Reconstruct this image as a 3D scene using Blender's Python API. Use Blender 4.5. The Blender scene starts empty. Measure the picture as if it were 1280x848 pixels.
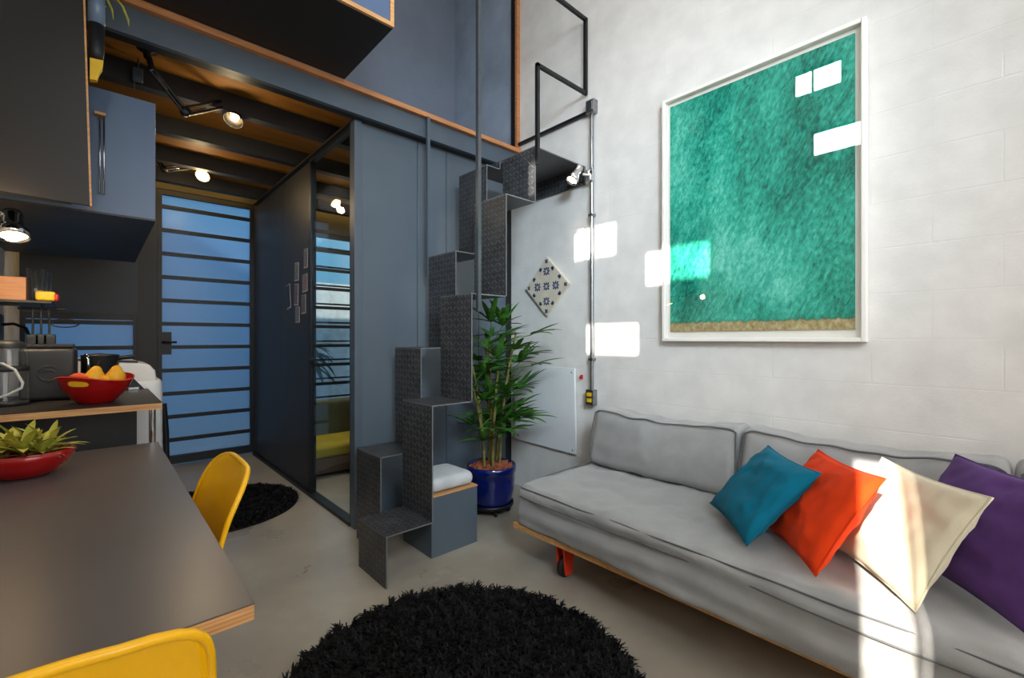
import bpy, bmesh, math, random
from mathutils import Vector, Matrix, noise
random.seed(7)
S = bpy.context.scene
COL = S.collection
PI = math.pi

# ------------------------------------------------------------------ materials
def lin(c):
    return tuple(((x/255)/12.92 if x/255 <= .04045 else ((x/255+.055)/1.055)**2.4) for x in c) + (1,)

class NT:
    def fres(s, ior):      # Fresnel that reads the same from both faces of a thin sheet
        bf = s.n('ShaderNodeNewGeometry').outputs['Backfacing']
        return s.n('ShaderNodeFresnel', {'IOR': s.math('ADD', ior, s.math('MULTIPLY', bf, 1/ior-ior))}).outputs[0]
    def __init__(s, name):
        s.m = bpy.data.materials.new(name); s.m.use_nodes = True
        s.t = s.m.node_tree; s.t.nodes.clear()
        s.out = s.t.nodes.new('ShaderNodeOutputMaterial')
    def n(s, typ, ins=None, **props):
        nd = s.t.nodes.new(typ)
        for k, v in props.items(): setattr(nd, k, v)
        for k, v in (ins or {}).items():
            sock = nd.inputs[k]
            if isinstance(v, bpy.types.NodeSocket): s.t.links.new(v, sock)
            else: sock.default_value = v
        return nd
    def math(s, op, a, b=0.0, c=0.0):
        return s.n('ShaderNodeMath', {0: a, 1: b, 2: c}, operation=op).outputs[0]
    def ramp(s, fac, stops):
        r = s.n('ShaderNodeValToRGB', {0: fac}); el = r.color_ramp.elements
        while len(el) < len(stops): el.new(.5)
        for e, (p, c) in zip(el, stops): e.position = p; e.color = c
        return r.outputs[0]
    def mix(s, fac, a, b):
        nd = s.n('ShaderNodeMix', data_type='RGBA')
        for i, v in ((0, fac), (6, a), (7, b)):
            if isinstance(v, bpy.types.NodeSocket): s.t.links.new(v, nd.inputs[i])
            else: nd.inputs[i].default_value = v
        return nd.outputs[2]
    def surf(s, sh): s.t.links.new(sh, s.out.inputs[0]); return s.m

def mat(name, rgb, rough=.5, metal=0., var=.12, vscale=6., bump=0., bscale=60., spec=.5, coat=0., trans=0., sheen=0., rgb2=None, ior=1.45):
    """painted / cloth / metal surface: base colour broken up by two noise octaves, optional bump"""
    k = NT(name); co = k.n('ShaderNodeTexCoord').outputs['Object']
    no = k.n('ShaderNodeTexNoise', {'Vector': co, 'Scale': vscale, 'Detail': 6.0, 'Roughness': .6}).outputs[0]
    c = lin(rgb); c2 = lin(rgb2) if rgb2 else tuple(x*(1-var*2) for x in c[:3])+(1,)
    c1 = c if rgb2 else tuple(min(1, x*(1+var)) for x in c[:3])+(1,)
    colr = k.ramp(no, [(.3, c2), (.7, c1)])
    ins = {'Base Color': colr, 'Roughness': rough, 'Metallic': metal, 'Specular IOR Level': spec, 'Coat Weight': coat,
           'Transmission Weight': trans, 'Sheen Weight': sheen, 'IOR': ior}
    if bump:
        bn = k.n('ShaderNodeTexNoise', {'Vector': co, 'Scale': bscale, 'Detail': 4.0}).outputs[0]
        ins['Normal'] = k.n('ShaderNodeBump', {'Strength': bump, 'Distance': .01, 'Height': bn}).outputs[0]
    return k.surf(k.n('ShaderNodeBsdfPrincipled', ins).outputs[0])

def emis(name, rgb, power):
    k = NT(name)
    return k.surf(k.n('ShaderNodeEmission', {0: lin(rgb), 1: power}).outputs[0])

def checker_plate():
    k = NT('tread_plate_steel'); uv = k.n('ShaderNodeTexCoord').outputs['UV']
    sp = k.n('ShaderNodeSeparateXYZ', {0: uv})
    cell = .034
    u = k.math('DIVIDE', sp.outputs[0], cell); v = k.math('DIVIDE', sp.outputs[1], cell)
    fu = k.math('FLOOR', u); fv = k.math('FLOOR', v)
    par = k.math('MODULO', k.math('ADD', k.math('ADD', fu, fv), 1000.0), 2.0)
    sg = k.math('SUBTRACT', 1.0, k.math('MULTIPLY', par, 2.0))
    a0 = k.math('SUBTRACT', k.math('SUBTRACT', u, fu), .5); b0 = k.math('MULTIPLY', k.math('SUBTRACT', k.math('SUBTRACT', v, fv), .5), sg)
    a = k.math('ADD', a0, b0); b = k.math('SUBTRACT', a0, b0)
    e = k.math('ADD', k.math('POWER', k.math('ABSOLUTE', k.math('DIVIDE', a, .66)), 2.0), k.math('POWER', k.math('ABSOLUTE', k.math('DIVIDE', b, .19)), 2.0))
    h = k.n('ShaderNodeMapRange', {0: e, 1: .45, 2: 1.15, 3: 1.0, 4: 0.0}, interpolation_type='SMOOTHSTEP').outputs[0]
    no = k.n('ShaderNodeTexNoise', {'Vector': uv, 'Scale': 9.0, 'Detail': 5.0}).outputs[0]
    base = k.ramp(no, [(.3, lin((52, 53, 55))), (.7, lin((74, 75, 78)))])
    c = k.mix(k.math('MULTIPLY', h, .42), base, lin((118, 119, 121)))
    bp = k.n('ShaderNodeBump', {'Strength': .8, 'Distance': .003, 'Height': h}).outputs[0]
    return k.surf(k.n('ShaderNodeBsdfPrincipled', {'Base Color': c, 'Roughness': .38, 'Metallic': .35, 'Normal': bp}).outputs[0])

def wood(name, c1, c2, scale=(2, 30, 30), rough=.5, layers=False):
    k = NT(name); co = k.n('ShaderNodeTexCoord').outputs['Object']
    mp = k.n('ShaderNodeMapping', {'Vector': co, 'Scale': scale}).outputs[0]
    no = k.n('ShaderNodeTexNoise', {'Vector': mp, 'Scale': 1.5, 'Detail': 8.0, 'Roughness': .65, 'Distortion': .4}).outputs[0]
    c = k.ramp(no, [(.3, lin(c2)), (.65, lin(c1))])
    if layers:      # plywood plies seen on a cut edge
        z = k.n('ShaderNodeSeparateXYZ', {0: co}).outputs[2]
        w = k.math('SINE', k.math('MULTIPLY', z, 900.0))
        c = k.mix(k.math('MULTIPLY', k.math('GREATER_THAN', w, .35), .28), c, lin((96, 62, 36)))
    return k.surf(k.n('ShaderNodeBsdfPrincipled', {'Base Color': c, 'Roughness': rough}).outputs[0])

def concrete_floor():
    k = NT('polished_concrete'); co = k.n('ShaderNodeTexCoord').outputs['Object']
    n1 = k.n('ShaderNodeTexNoise', {'Vector': co, 'Scale': 2.0, 'Detail': 5.0, 'Roughness': .5}).outputs[0]
    n2 = k.n('ShaderNodeTexNoise', {'Vector': co, 'Scale': 14.0, 'Detail': 6.0}).outputs[0]
    c = k.ramp(n1, [(.18, lin((138, 130, 117))), (.50, lin((156, 148, 134))), (.82, lin((182, 174, 160)))])
    c = k.mix(k.math('MULTIPLY', n2, .25), c, lin((120, 112, 102)))
    r = k.n('ShaderNodeMapRange', {0: n1, 1: .3, 2: .7, 3: .26, 4: .34}).outputs[0]
    return k.surf(k.n('ShaderNodeBsdfPrincipled', {'Base Color': c, 'Roughness': r, 'Specular IOR Level': .45}).outputs[0])

def block_wall():
    """white painted concrete blocks (UV in metres)"""
    k = NT('white_painted_blocks'); uv = k.n('ShaderNodeTexCoord').outputs['UV']
    br = k.n('ShaderNodeTexBrick', {'Vector': uv, 'Color1': (1, 1, 1, 1), 'Color2': (.96, .96, .96, 1), 'Mortar': (0, 0, 0, 1), 'Scale': 1.0,
                                   'Mortar Size': .004, 'Mortar Smooth': .6, 'Brick Width': .40, 'Row Height': .20})
    n1 = k.n('ShaderNodeTexNoise', {'Vector': uv, 'Scale': 7.0, 'Detail': 8.0}).outputs[0]
    n2 = k.n('ShaderNodeTexNoise', {'Vector': uv, 'Scale': 90.0, 'Detail': 5.0}).outputs[0]
    fac = k.n('ShaderNodeMapRange', {0: n1, 1: .35, 2: .65, 3: .10, 4: .55}).outputs[0]
    inv = k.math('MULTIPLY', k.math('SUBTRACT', 1.0, br.outputs['Color']), fac)
    base = k.ramp(n1, [(.3, lin((208, 205, 200))), (.7, lin((221, 218, 213)))])
    c = k.mix(k.math('MULTIPLY', inv, .16), base, lin((190, 186, 180)))
    h = k.math('ADD', k.math('MULTIPLY', inv, -.55), k.math('MULTIPLY', n2, .25))
    bp = k.n('ShaderNodeBump', {'Strength': .5, 'Distance': .006, 'Height': h}).outputs[0]
    return k.surf(k.n('ShaderNodeBsdfPrincipled', {'Base Color': c, 'Roughness': .75, 'Normal': bp}).outputs[0])

def painting():
    k = NT('green_painted_canvas'); co = k.n('ShaderNodeTexCoord').outputs['Generated']
    sp = k.n('ShaderNodeSeparateXYZ', {0: co}); y = sp.outputs[1]; z = sp.outputs[2]
    mp = k.n('ShaderNodeMapping', {'Vector': co, 'Scale': (1, 1.0, 1.0), 'Rotation': (.9, 0, 0)}).outputs[0]
    mp = k.n('ShaderNodeMapping', {'Vector': mp, 'Scale': (1, 16, 60)}).outputs[0]
    big = k.n('ShaderNodeTexNoise', {'Vector': co, 'Scale': 2.4, 'Detail': 5.0, 'Roughness': .55}).outputs[0]
    st = k.n('ShaderNodeTexNoise', {'Vector': mp, 'Scale': 1.0, 'Detail': 7.0, 'Roughness': .7, 'Distortion': 1.2}).outputs[0]
    dt = k.n('ShaderNodeTexNoise', {'Vector': co, 'Scale': 46.0, 'Detail': 5.0, 'Roughness': .65}).outputs[0]
    f = k.math('ADD', k.math('ADD', k.math('SUBTRACT', k.math('MULTIPLY', big, .48), .045), k.math('MULTIPLY', st, .36)), k.math('MULTIPLY', dt, .28))
    c = k.ramp(f, [(.41, lin((4, 84, 70))), (.49, lin((26, 138, 116))), (.56, lin((60, 172, 148))), (.68, lin((130, 212, 190)))])
    # brown primed strip along the foot of the canvas with a ragged edge
    rag = k.n('ShaderNodeTexNoise', {'Vector': k.n('ShaderNodeMapping', {'Vector': co, 'Scale': (1, 30, 6)}).outputs[0], 'Scale': 1.0, 'Detail': 8.0}).outputs[0]
    zz = k.math('ADD', z, k.math('MULTIPLY', k.math('SUBTRACT', rag, .5), .03))
    sand = k.ramp(dt, [(.35, lin((138, 118, 72))), (.65, lin((186, 172, 130)))])
    edge = k.n('ShaderNodeMapRange', {0: zz, 1: .034, 2: .040, 3: 1.0, 4: 0.0}).outputs[0]
    line = k.math('MULTIPLY', k.n('ShaderNodeMapRange', {0: zz, 1: .034, 2: .048, 3: 1.0, 4: 0.0}).outputs[0], k.math('SUBTRACT', 1.0, edge))
    c = k.mix(edge, c, sand); c = k.mix(k.math('MULTIPLY', line, .7), c, lin((70, 66, 26)))
    bp = k.n('ShaderNodeBump', {'Strength': .35, 'Distance': .004, 'Height': k.math('ADD', st, dt)}).outputs[0]
    return k.surf(k.n('ShaderNodeBsdfPrincipled', {'Base Color': c, 'Roughness': .75, 'Specular IOR Level': .15, 'Normal': bp}).outputs[0])

def frosted():
    k = NT('frosted_blue_glass')
    r = k.n('ShaderNodeBsdfRefraction', {'Color': (.86, .93, 1, 1), 'Roughness': .42, 'IOR': 1.08}).outputs[0]
    t = k.n('ShaderNodeBsdfTranslucent', {'Color': (.60, .82, .95, 1)}).outputs[0]
    g = k.n('ShaderNodeBsdfGlossy', {'Color': (1, 1, 1, 1), 'Roughness': .3}).outputs[0]
    fr = k.fres(1.35)
    m1 = k.n('ShaderNodeMixShader', {0: .45, 1: r, 2: t}).outputs[0]
    return k.surf(k.n('ShaderNodeMixShader', {0: fr, 1: m1, 2: g}).outputs[0])

def clear_pane(name, tint=(.96, .99, .98, 1), ior=1.5):
    """thin clear sheet: straight-through transmission with Fresnel reflection"""
    k = NT(name)
    t = k.n('ShaderNodeBsdfTransparent', {'Color': tint}).outputs[0]
    g = k.n('ShaderNodeBsdfGlossy', {'Color': (1, 1, 1, 1), 'Roughness': .0}).outputs[0]
    fr = k.fres(ior)
    return k.surf(k.n('ShaderNodeMixShader', {0: fr, 1: t, 2: g}).outputs[0])

MT = dict(
    floor=concrete_floor(), blocks=block_wall(), plate=checker_plate(), art=painting(), frost=frosted(),
    pane=clear_pane('clear_glass', (.96, .99, .98, 1), 1.15), picglass=clear_pane('picture_glass', (1, 1, 1, 1), 1.36),
    white_wall=mat('white_plaster', (226, 224, 220), .8, bump=.1), grey_wall=mat('blue_grey_wall_paint', (112, 122, 138), .7, var=.06, vscale=3, bump=.06),
    panel=mat('blue_grey_panel_paint', (80, 90, 99), .38, var=.05, vscale=2),
    beam=mat('blue_grey_steel_paint', (74, 84, 94), .42, var=.05), joist=mat('dark_joist_paint', (44, 44, 46), .5),
    black=mat('black_steel', (15, 16, 19), .45), slate=mat('slate_blue_panel', (50, 60, 76), .5, var=.05), dark=mat('dark_grey_panel', (46, 48, 51), .5, var=.05),
    cab=mat('blue_grey_laminate', (78, 97, 126), .35, var=.03, vscale=2), cabdark=mat('dark_grey_laminate', (31, 27, 25), .5, var=.05, vscale=2),
    plateback=mat('plain_steel_back', (92, 92, 94), .45, .3), plateedge=mat('bare_steel_edge', (112, 112, 113), .4, .3),
    rod=mat('grey_steel_rod', (84, 88, 92), .35, .5), galv=mat('galvanised_steel', (150, 152, 154), .28, .95, vscale=30),
    chrome=mat('chrome', (215, 215, 215), .08, 1., var=.02), table=mat('dark_grey_table_laminate', (88, 84, 84), .32, var=.05, vscale=2.5),
    ply=wood('plywood', (214, 160, 100), (178, 118, 66), (3, 40, 40)), plyedge=wood('plywood_edge', (222, 172, 112), (186, 126, 72), (4, 30, 60), .55, True),
    capwood=wood('orange_stained_edge', (192, 130, 82), (160, 102, 58), (3, 40, 40), .5, False),
    deckply=wood('yellow_plywood_ceiling', (150, 102, 32), (118, 74, 18), (1.2, 8, 8), .6),
    ceil=mat('ceiling_white', (225, 224, 222), .8),
    sofa=mat('grey_linen', (148, 147, 145), .9, var=.06, vscale=9, bump=.25, bscale=500, sheen=.25), pipe=mat('charcoal_piping', (92, 92, 94), .85),
    blue=mat('teal_blue_cotton', (2, 104, 130), .9, var=.08, bump=.25, bscale=400, sheen=.03, spec=.2), orange=mat('orange_cotton', (228, 62, 14), .9, var=.06, bump=.25, bscale=400, sheen=.03, spec=.2),
    cream=mat('cream_cotton', (208, 196, 168), .85, var=.05, bump=.25, bscale=400, sheen=.2), purple=mat('purple_cotton', (88, 54, 114), .9, var=.08, bump=.25, bscale=400, sheen=.08, spec=.2),
    red=mat('red_enamel', (158, 12, 14), .2, coat=.5, var=.06), redrim=mat('orange_red_paint', (222, 60, 32), .4),
    yellow=mat('yellow_plastic', (250, 186, 8), .35, var=.03, coat=.2), yellowpaint=mat('yellow_paint', (236, 190, 30), .5),
    pot=mat('cobalt_glaze', (8, 26, 96), .12, coat=.6, var=.25, vscale=5), bark=mat('red_bark_chips', (150, 78, 48), .8, var=.35, vscale=25),
    leaf=mat('palm_leaf', (74, 126, 40), .42, var=.3, vscale=14, rgb2=(34, 82, 26)), darkleaf=mat('garden_leaf', (30, 52, 26), .6), cane=mat('palm_cane', (128, 122, 62), .7, var=.3, vscale=30, rgb2=(84, 72, 34)),
    rosette=mat('rosette_leaf', (214, 198, 84), .5, vscale=16, rgb2=(122, 138, 40)), litter=mat('dry_leaf_litter', (150, 104, 42), .8, var=.35, vscale=40, rgb2=(74, 46, 20)),
    rug=mat('black_shag', (12, 12, 15), .7, var=.5, vscale=20, spec=.25), tyre=mat('black_rubber', (18, 18, 19), .7),
    whitep=mat('white_enamel', (210, 212, 215), .3, var=.03), board=mat('white_melamine', (222, 224, 226), .45, var=.02), frame=mat('white_frame', (232, 228, 220), .4, var=.02),
    mat_board=mat('pale_mount_board', (226, 222, 212), .8, var=.02), pear=mat('pear_skin', (238, 186, 40), .45, vscale=18, rgb2=(222, 158, 26)), apple=mat('orange_red_skin', (224, 110, 50), .45, vscale=9, rgb2=(196, 52, 34)),
    stem=mat('brown_stem', (74, 52, 28), .8), jar=clear_pane('jar_glass', (.93, .95, .97, 1), 1.6), mach=mat('black_plastic', (34, 36, 40), .45, var=.05),
    tile=mat('cream_tile_glaze', (206, 196, 176), .25, var=.06, vscale=12), indigo=mat('indigo_tile_paint', (54, 62, 104), .3), tilebody=mat('tile_body', (206, 202, 196), .8),
    paper=mat('photo_paper', (176, 170, 164), .4), cush=mat('pale_grey_cotton', (186, 188, 190), .9, sheen=.2, bump=.2, bscale=300), bulb=emis('warm_bulb', (255, 206, 140), 30.),
    glowring=emis('warm_lens', (255, 220, 165), 12.), outwall=mat('outdoor_render', (186, 192, 196), .9), outtint=mat('blue_tint_backdrop', (118, 156, 196), .9), outground=mat('outdoor_paving', (112, 104, 98), .9, vscale=3),  # blue outdoor backdrop colour is chosen to tint the frosted panes
    olive=mat('olive_cloth', (86, 88, 64), .9), mustard=mat('mustard_cloth', (170, 150, 36), .9), brown=mat('brown_boards', (92, 70, 58), .7), led=emis('warm_led_strip', (255, 196, 84), 9.),
    wire=mat('pale_wire', (206, 206, 202), .3), red2=mat('red_plastic', (190, 24, 22), .4), loftpaint=mat('weathered_paint', (150, 164, 182), .8, bump=.2, bscale=12, vscale=2.5), bluething=mat('grey_blue_glass', (112, 132, 158), .2),
    photo1=mat('photo_grey', (128, 122, 116), .35, vscale=60, var=.5), photo2=mat('photo_brown', (122, 98, 84), .35, vscale=70, var=.5), photo3=mat('photo_green', (120, 124, 96), .35, vscale=60, var=.5), photo4=mat('photo_rose', (150, 120, 116), .35, vscale=70, var=.5),
)

# ------------------------------------------------------------------ mesh builder (world coordinates)
class MB:
    def __init__(s): s.v = []; s.f = []; s.mi = []; s.sm = []
    def add(s, vs, fs, mi=0, smooth=False):
        o = len(s.v); s.v += [tuple(v) for v in vs]
        for f in fs: s.f.append(tuple(i+o for i in f)); s.mi.append(mi); s.sm.append(smooth)
        return s
    def box(s, x0, x1, y0, y1, z0, z1, mi=0):
        vs = [(x, y, z) for z in (z0, z1) for y in (y0, y1) for x in (x0, x1)]
        return s.add(vs, [(0, 2, 3, 1), (4, 5, 7, 6), (0, 1, 5, 4), (2, 6, 7, 3), (0, 4, 6, 2), (1, 3, 7, 5)], mi)
    def quadbar(s, a, b, w, h, mi=0, up=(0, 0, 1)):
        a = Vector(a); b = Vector(b); d = (b-a).normalized(); u = Vector(up)
        if abs(d.dot(u)) > .95: u = Vector((1, 0, 0))
        x = d.cross(u).normalized(); y = x.cross(d)
        vs = [p + x*sx*w/2 + y*sy*h/2 for p in (a, b) for sx, sy in ((-1, -1), (1, -1), (1, 1), (-1, 1))]
        return s.add(vs, [(0, 1, 2, 3), (7, 6, 5, 4), (0, 4, 5, 1), (1, 5, 6, 2), (2, 6, 7, 3), (3, 7, 4, 0)], mi)
    def tube(s, pts, r, n=8, mi=0, closed=False, caps=True):
        P = [Vector(p) for p in pts]; m = len(P); R = r if isinstance(r, (list, tuple)) else [r]*m
        vs = []; x = None
        for i, p in enumerate(P):
            if closed: d = (P[(i+1) % m]-P[i-1])
            else: d = (P[min(i+1, m-1)]-P[max(i-1, 0)])
            d.normalize()
            if x is None:
                x = d.orthogonal().normalized()
            x = (x - d*x.dot(d)).normalized(); y = d.cross(x)
            vs += [p + (x*math.cos(2*PI*k/n)+y*math.sin(2*PI*k/n))*R[i] for k in range(n)]
        fs = []
        for i in range(m if closed else m-1):
            for k in range(n):
                j = (i+1) % m
                fs.append((i*n+k, i*n+(k+1) % n, j*n+(k+1) % n, j*n+k))
        s.add(vs, fs, mi, True)
        if caps and not closed:
            s.add(vs[:n], [tuple(range(n-1, -1, -1))], mi); s.add(vs[-n:], [tuple(range(n))], mi)
        return s
    def lathe(s, c, prof, n=24, mi=0, axis=(0, 0, 1), sx=1, sy=1):
        """prof: (radius, height) pairs turned about axis through c"""
        z = Vector(axis).normalized()
        x = Vector((1, 0, 0)) if abs(z.z) > .99 else z.cross(Vector((0, 0, 1))).normalized(); y = z.cross(x)
        c = Vector(c); vs = []
        for r, h in prof: vs += [c + z*h + x*(r*sx*math.cos(2*PI*k/n)) + y*(r*sy*math.sin(2*PI*k/n)) for k in range(n)]
        fs = [(i*n+k, i*n+(k+1) % n, (i+1)*n+(k+1) % n, (i+1)*n+k) for i in range(len(prof)-1) for k in range(n)]
        return s.add(vs, fs, mi, True)
    def poly(s, pts, th, mi=0):
        """flat polygon thickened by vector th"""
        n = len(pts); t = Vector(th); P = [Vector(p) for p in pts]
        vs = P + [p+t for p in P]
        return s.add(vs, [tuple(range(n-1, -1, -1)), tuple(range(n, 2*n))] + [(i, (i+1) % n, n+(i+1) % n, n+i) for i in range(n)], mi)
    def grid(s, fn, nu, nv, mi=0, smooth=True, wrapu=False):
        vs = [fn(i/nu, j/nv) for j in range(nv+1) for i in range(nu+1)]
        fs = [(j*(nu+1)+i, j*(nu+1)+i+1, (j+1)*(nu+1)+i+1, (j+1)*(nu+1)+i) for j in range(nv) for i in range(nu)]
        return s.add(vs, fs, mi, smooth)
    def softbox(s, c, size, r, n=(12, 12, 6), disp=None, mi=0):
        """box with rounded edges on a fine grid; disp(p, normal) -> offset vector"""
        sx, sy, sz = [a/2 for a in size]; c = Vector(c); key = {}; vs = []; fs = []
        def vert(p):
            kk = tuple(round(a, 5) for a in p)
            if kk in key: return key[kk]
            q = Vector((max(-sx+r, min(sx-r, p[0])), max(-sy+r, min(sy-r, p[1])), max(-sz+r, min(sz-r, p[2]))))
            d = Vector(p)-q; nn = d.normalized() if d.length > 1e-9 else Vector((0, 0, 1))
            w = q + nn*r
            if disp: w = w + disp(w + c, nn)
            key[kk] = len(vs); vs.append(w + c); return key[kk]
        def line(h, k):   # denser toward the rounded edge
            L = [-h + 2*h*i/k for i in range(k+1)]
            ex = [-h+r*.3, -h+r*.65, -h+r, h-r, h-r*.65, h-r*.3]
            return sorted(set([round(a, 5) for a in L if abs(a) > h-1e-6 or abs(a) < h-r*1.05] + [round(a, 5) for a in ex]))
        X, Y, Z = line(sx, n[0]), line(sy, n[1]), line(sz, n[2])
        for A, B, f, flip in ((X, Y, lambda a, b: (a, b, sz), 0), (X, Y, lambda a, b: (a, b, -sz), 1), (X, Z, lambda a, b: (a, -sy, b), 0),
                              (X, Z, lambda a, b: (a, sy, b), 1), (Y, Z, lambda a, b: (sx, a, b), 0), (Y, Z, lambda a, b: (-sx, a, b), 1)):
            for i in range(len(A)-1):
                for j in range(len(B)-1):
                    q = [vert(f(A[i], B[j])), vert(f(A[i+1], B[j])), vert(f(A[i+1], B[j+1])), vert(f(A[i], B[j+1]))]
                    fs.append(tuple(q[::-1] if flip else q))
        return s.add(vs, fs, mi, True)

def base_of(o):
    p = Vector((0, 0, 0))
    while o: p = p + o.location; o = o.parent
    return p

def obj(name, mb, mats, parent=None, loc=None, bevel=0, seg=2, solid=0, sub=0):
    """link a builder's geometry as ONE mesh object (geometry given in world space)"""
    me = bpy.data.meshes.new(name)
    off = base_of(parent) if parent else Vector((0, 0, 0))
    l = Vector(loc) if loc is not None else Vector((0, 0, 0))
    if parent: l = Vector((0, 0, 0))
    o3 = off + l
    me.from_pydata([(v[0]-o3.x, v[1]-o3.y, v[2]-o3.z) for v in mb.v], [], mb.f)
    for i, m in enumerate(mats if isinstance(mats, (list, tuple)) else [mats]): me.materials.append(m)
    me.polygons.foreach_set('material_index', mb.mi); me.polygons.foreach_set('use_smooth', mb.sm)
    uv = me.uv_layers.new(name='UVMap').data
    for p in me.polygons:              # planar metre-scaled UVs by dominant axis (world position)
        n = p.normal; ax = max(range(3), key=lambda a: abs(n[a]))
        for li in p.loop_indices:
            c = me.vertices[me.loops[li].vertex_index].co + o3
            uv[li].uv = (c.y, c.z) if ax == 0 else (c.x, c.z) if ax == 1 else (c.x, c.y)
    if me.materials and me.materials[0] == MT['plate']:      # plain undersides and bright cut edges
        me.materials.append(MT['plateback']); me.materials.append(MT['plateedge'])
        for p in me.polygons:
            if p.area < .006: p.material_index = 2
            elif p.normal.z < -.5 or p.normal.x > .5: p.material_index = 1
    me.update()
    o = bpy.data.objects.new(name, me); COL.objects.link(o); o.location = l
    if parent: o.parent = parent
    if solid:
        m = o.modifiers.new('solid', 'SOLIDIFY'); m.thickness = solid; m.offset = 0
    if sub:
        m = o.modifiers.new('sub', 'SUBSURF'); m.levels = sub; m.render_levels = sub
    if bevel:
        m = o.modifiers.new('bevel', 'BEVEL'); m.width = bevel; m.segments = seg; m.limit_method = 'ANGLE'; m.angle_limit = .7
    return o

def tag(o, label=None, cat=None, group=None, kind=None):
    if label: o['label'] = label
    if cat: o['category'] = cat
    if group: o['group'] = group
    if kind: o['kind'] = kind
    return o

def thing(name, label, cat, loc=(0, 0, 0), group=None):
    o = bpy.data.objects.new(name, None); COL.objects.link(o); o.location = loc; o.empty_display_size = .1
    return tag(o, label, cat, group)

def struct(name, mb, m, parent=None, **k):
    o = obj(name, mb, m, parent, **k)
    if not parent: o['kind'] = 'structure'
    return o

def sroot(name, loc=(0, 0, 0)):
    o = bpy.data.objects.new(name, None); COL.objects.link(o); o.location = loc; o['kind'] = 'structure'; return o

def B(*a): return MB().box(*a)

# ------------------------------------------------------------------ room shell
XR, XL, YP, YD, YB, ZC = 2.55, -.45, 2.78, 5.32, -2.2, 5.0
ZM = 2.745                                                             # loft floor level
struct('floor', B(XL-.3, XR+.3, YB-.3, YD+.15, -.12, 0), MT['floor'])
struct('ceiling', B(XL-.3, XR+.3, YB-.3, YD+.3, ZC, ZC+.12), MT['ceil'])
struct('wall_right', B(XR, XR+.2, YB-.2, YD+.15, 0, ZC), MT['blocks'])

def wall_holes(mb, axis, a0, a1, t0, t1, z0, z1, holes):
    """wall slab with rectangular openings: cut into a grid of boxes; axis 'x' = slab normal to X"""
    ys = sorted({a0, a1, *[h[0] for h in holes], *[h[1] for h in holes]}); zs = sorted({z0, z1, *[h[2] for h in holes], *[h[3] for h in holes]})
    for i in range(len(ys)-1):
        for j in range(len(zs)-1):
            cy, cz = (ys[i]+ys[i+1])/2, (zs[j]+zs[j+1])/2
            if any(h[0] < cy < h[1] and h[2] < cz < h[3] for h in holes): continue
            if axis == 'x': mb.box(t0, t1, ys[i], ys[i+1], zs[j], zs[j+1])
            else: mb.box(ys[i], ys[i+1], t0, t1, zs[j], zs[j+1])
    return mb

SUN_D = Vector((3.0, .62, -2.0))
WIN = [(1.10, 1.54, 3.77, 4.06), (.93, 1.37, 3.10, 3.38), (.47, .90, 3.54, 3.82), (-.326, -.153, 1.50, 2.62)]
struct('wall_left', wall_holes(MB(), 'x', YB-.2, YD+.15, XL-.12, XL, 0, ZC, WIN), MT['white_wall'])
for i, h in enumerate(WIN):                                            # small windows scattered in the left wall
    w = sroot('window_%d' % (i+3), (XL-.1, (h[0]+h[1])/2, h[2]))
    f = MB(); t = .012
    f.box(XL-.11, XL-.07, h[0], h[1], h[2], h[2]+t); f.box(XL-.11, XL-.07, h[0], h[1], h[3]-t, h[3])
    f.box(XL-.11, XL-.07, h[0], h[0]+t, h[2], h[3]); f.box(XL-.11, XL-.07, h[1]-t, h[1], h[2], h[3])
    if i == 3: f.box(XL-.11, XL-.07, -.300, -.288, h[2], h[3])
    if i == 0: f.box(XL-.11, XL-.07, 1.36, 1.37, h[2], h[3])
    obj('window_frame', f, MT['black'], w)
RW = (.15, 2.3, .9, 3.4)
struct('wall_rear', wall_holes(MB(), 'y', XL-.2, XR+.2, YB-.2, YB, 0, ZC, [RW]), MT['white_wall'])
w = sroot('window_7', (1.2, YB-.1, RW[2]))
f = MB()
for x in (RW[0]+.02, 1.2, RW[1]-.02): f.box(x-.02, x+.02, YB-.12, YB-.08, RW[2], RW[3])
for z in (RW[2]+.02, 1.7, 2.55, RW[3]-.02): f.box(RW[0], RW[1], YB-.12, YB-.08, z-.02, z+.02)
obj('window_frame', f, MT['black'], w)
struct('ground', B(-12, 14, YD+.15, 20, -.25, -.12), MT['outground'])

# upper wall at the back of the loft and a pale strip of flaking paint beside it
struct('wall_loft', B(XL, XR, 3.57, 3.67, ZM, ZC), MT['grey_wall'])

struct('trim_10', B(2.535, 2.549, 2.75, 3.57, ZM, ZC), MT['loftpaint'])

# panel wall under the loft (camera-facing) and its black partition
pw = MB()
for x0, x1 in ((1.245, 1.655), (1.66, 1.897), (1.902, 2.20), (2.205, 2.485)): pw.box(x0, x1, YP, YP+.04, 0, 2.585)
struct('wall_panels', pw, MT['panel'], bevel=.002)
struct('trim_1', B(2.485, 2.55, YP+.002, YP+.05, 0, 2.585), MT['black'])
struct('trim_2', B(1.195, 1.243, 2.76, 2.83, 0, 2.585), MT['beam'], bevel=.002)
pp = MB(); pp.box(1.22, 1.26, 3.62, 4.298, 0, 2.58); pp.box(1.22, 1.26, 4.302, 5.27, 0, 2.58)
struct('wall_partition', pp, MT['dark'], bevel=.002)
struct('trim_3', B(1.19, 1.25, 2.83, YD-.05, 0, .025), MT['black'])

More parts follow.
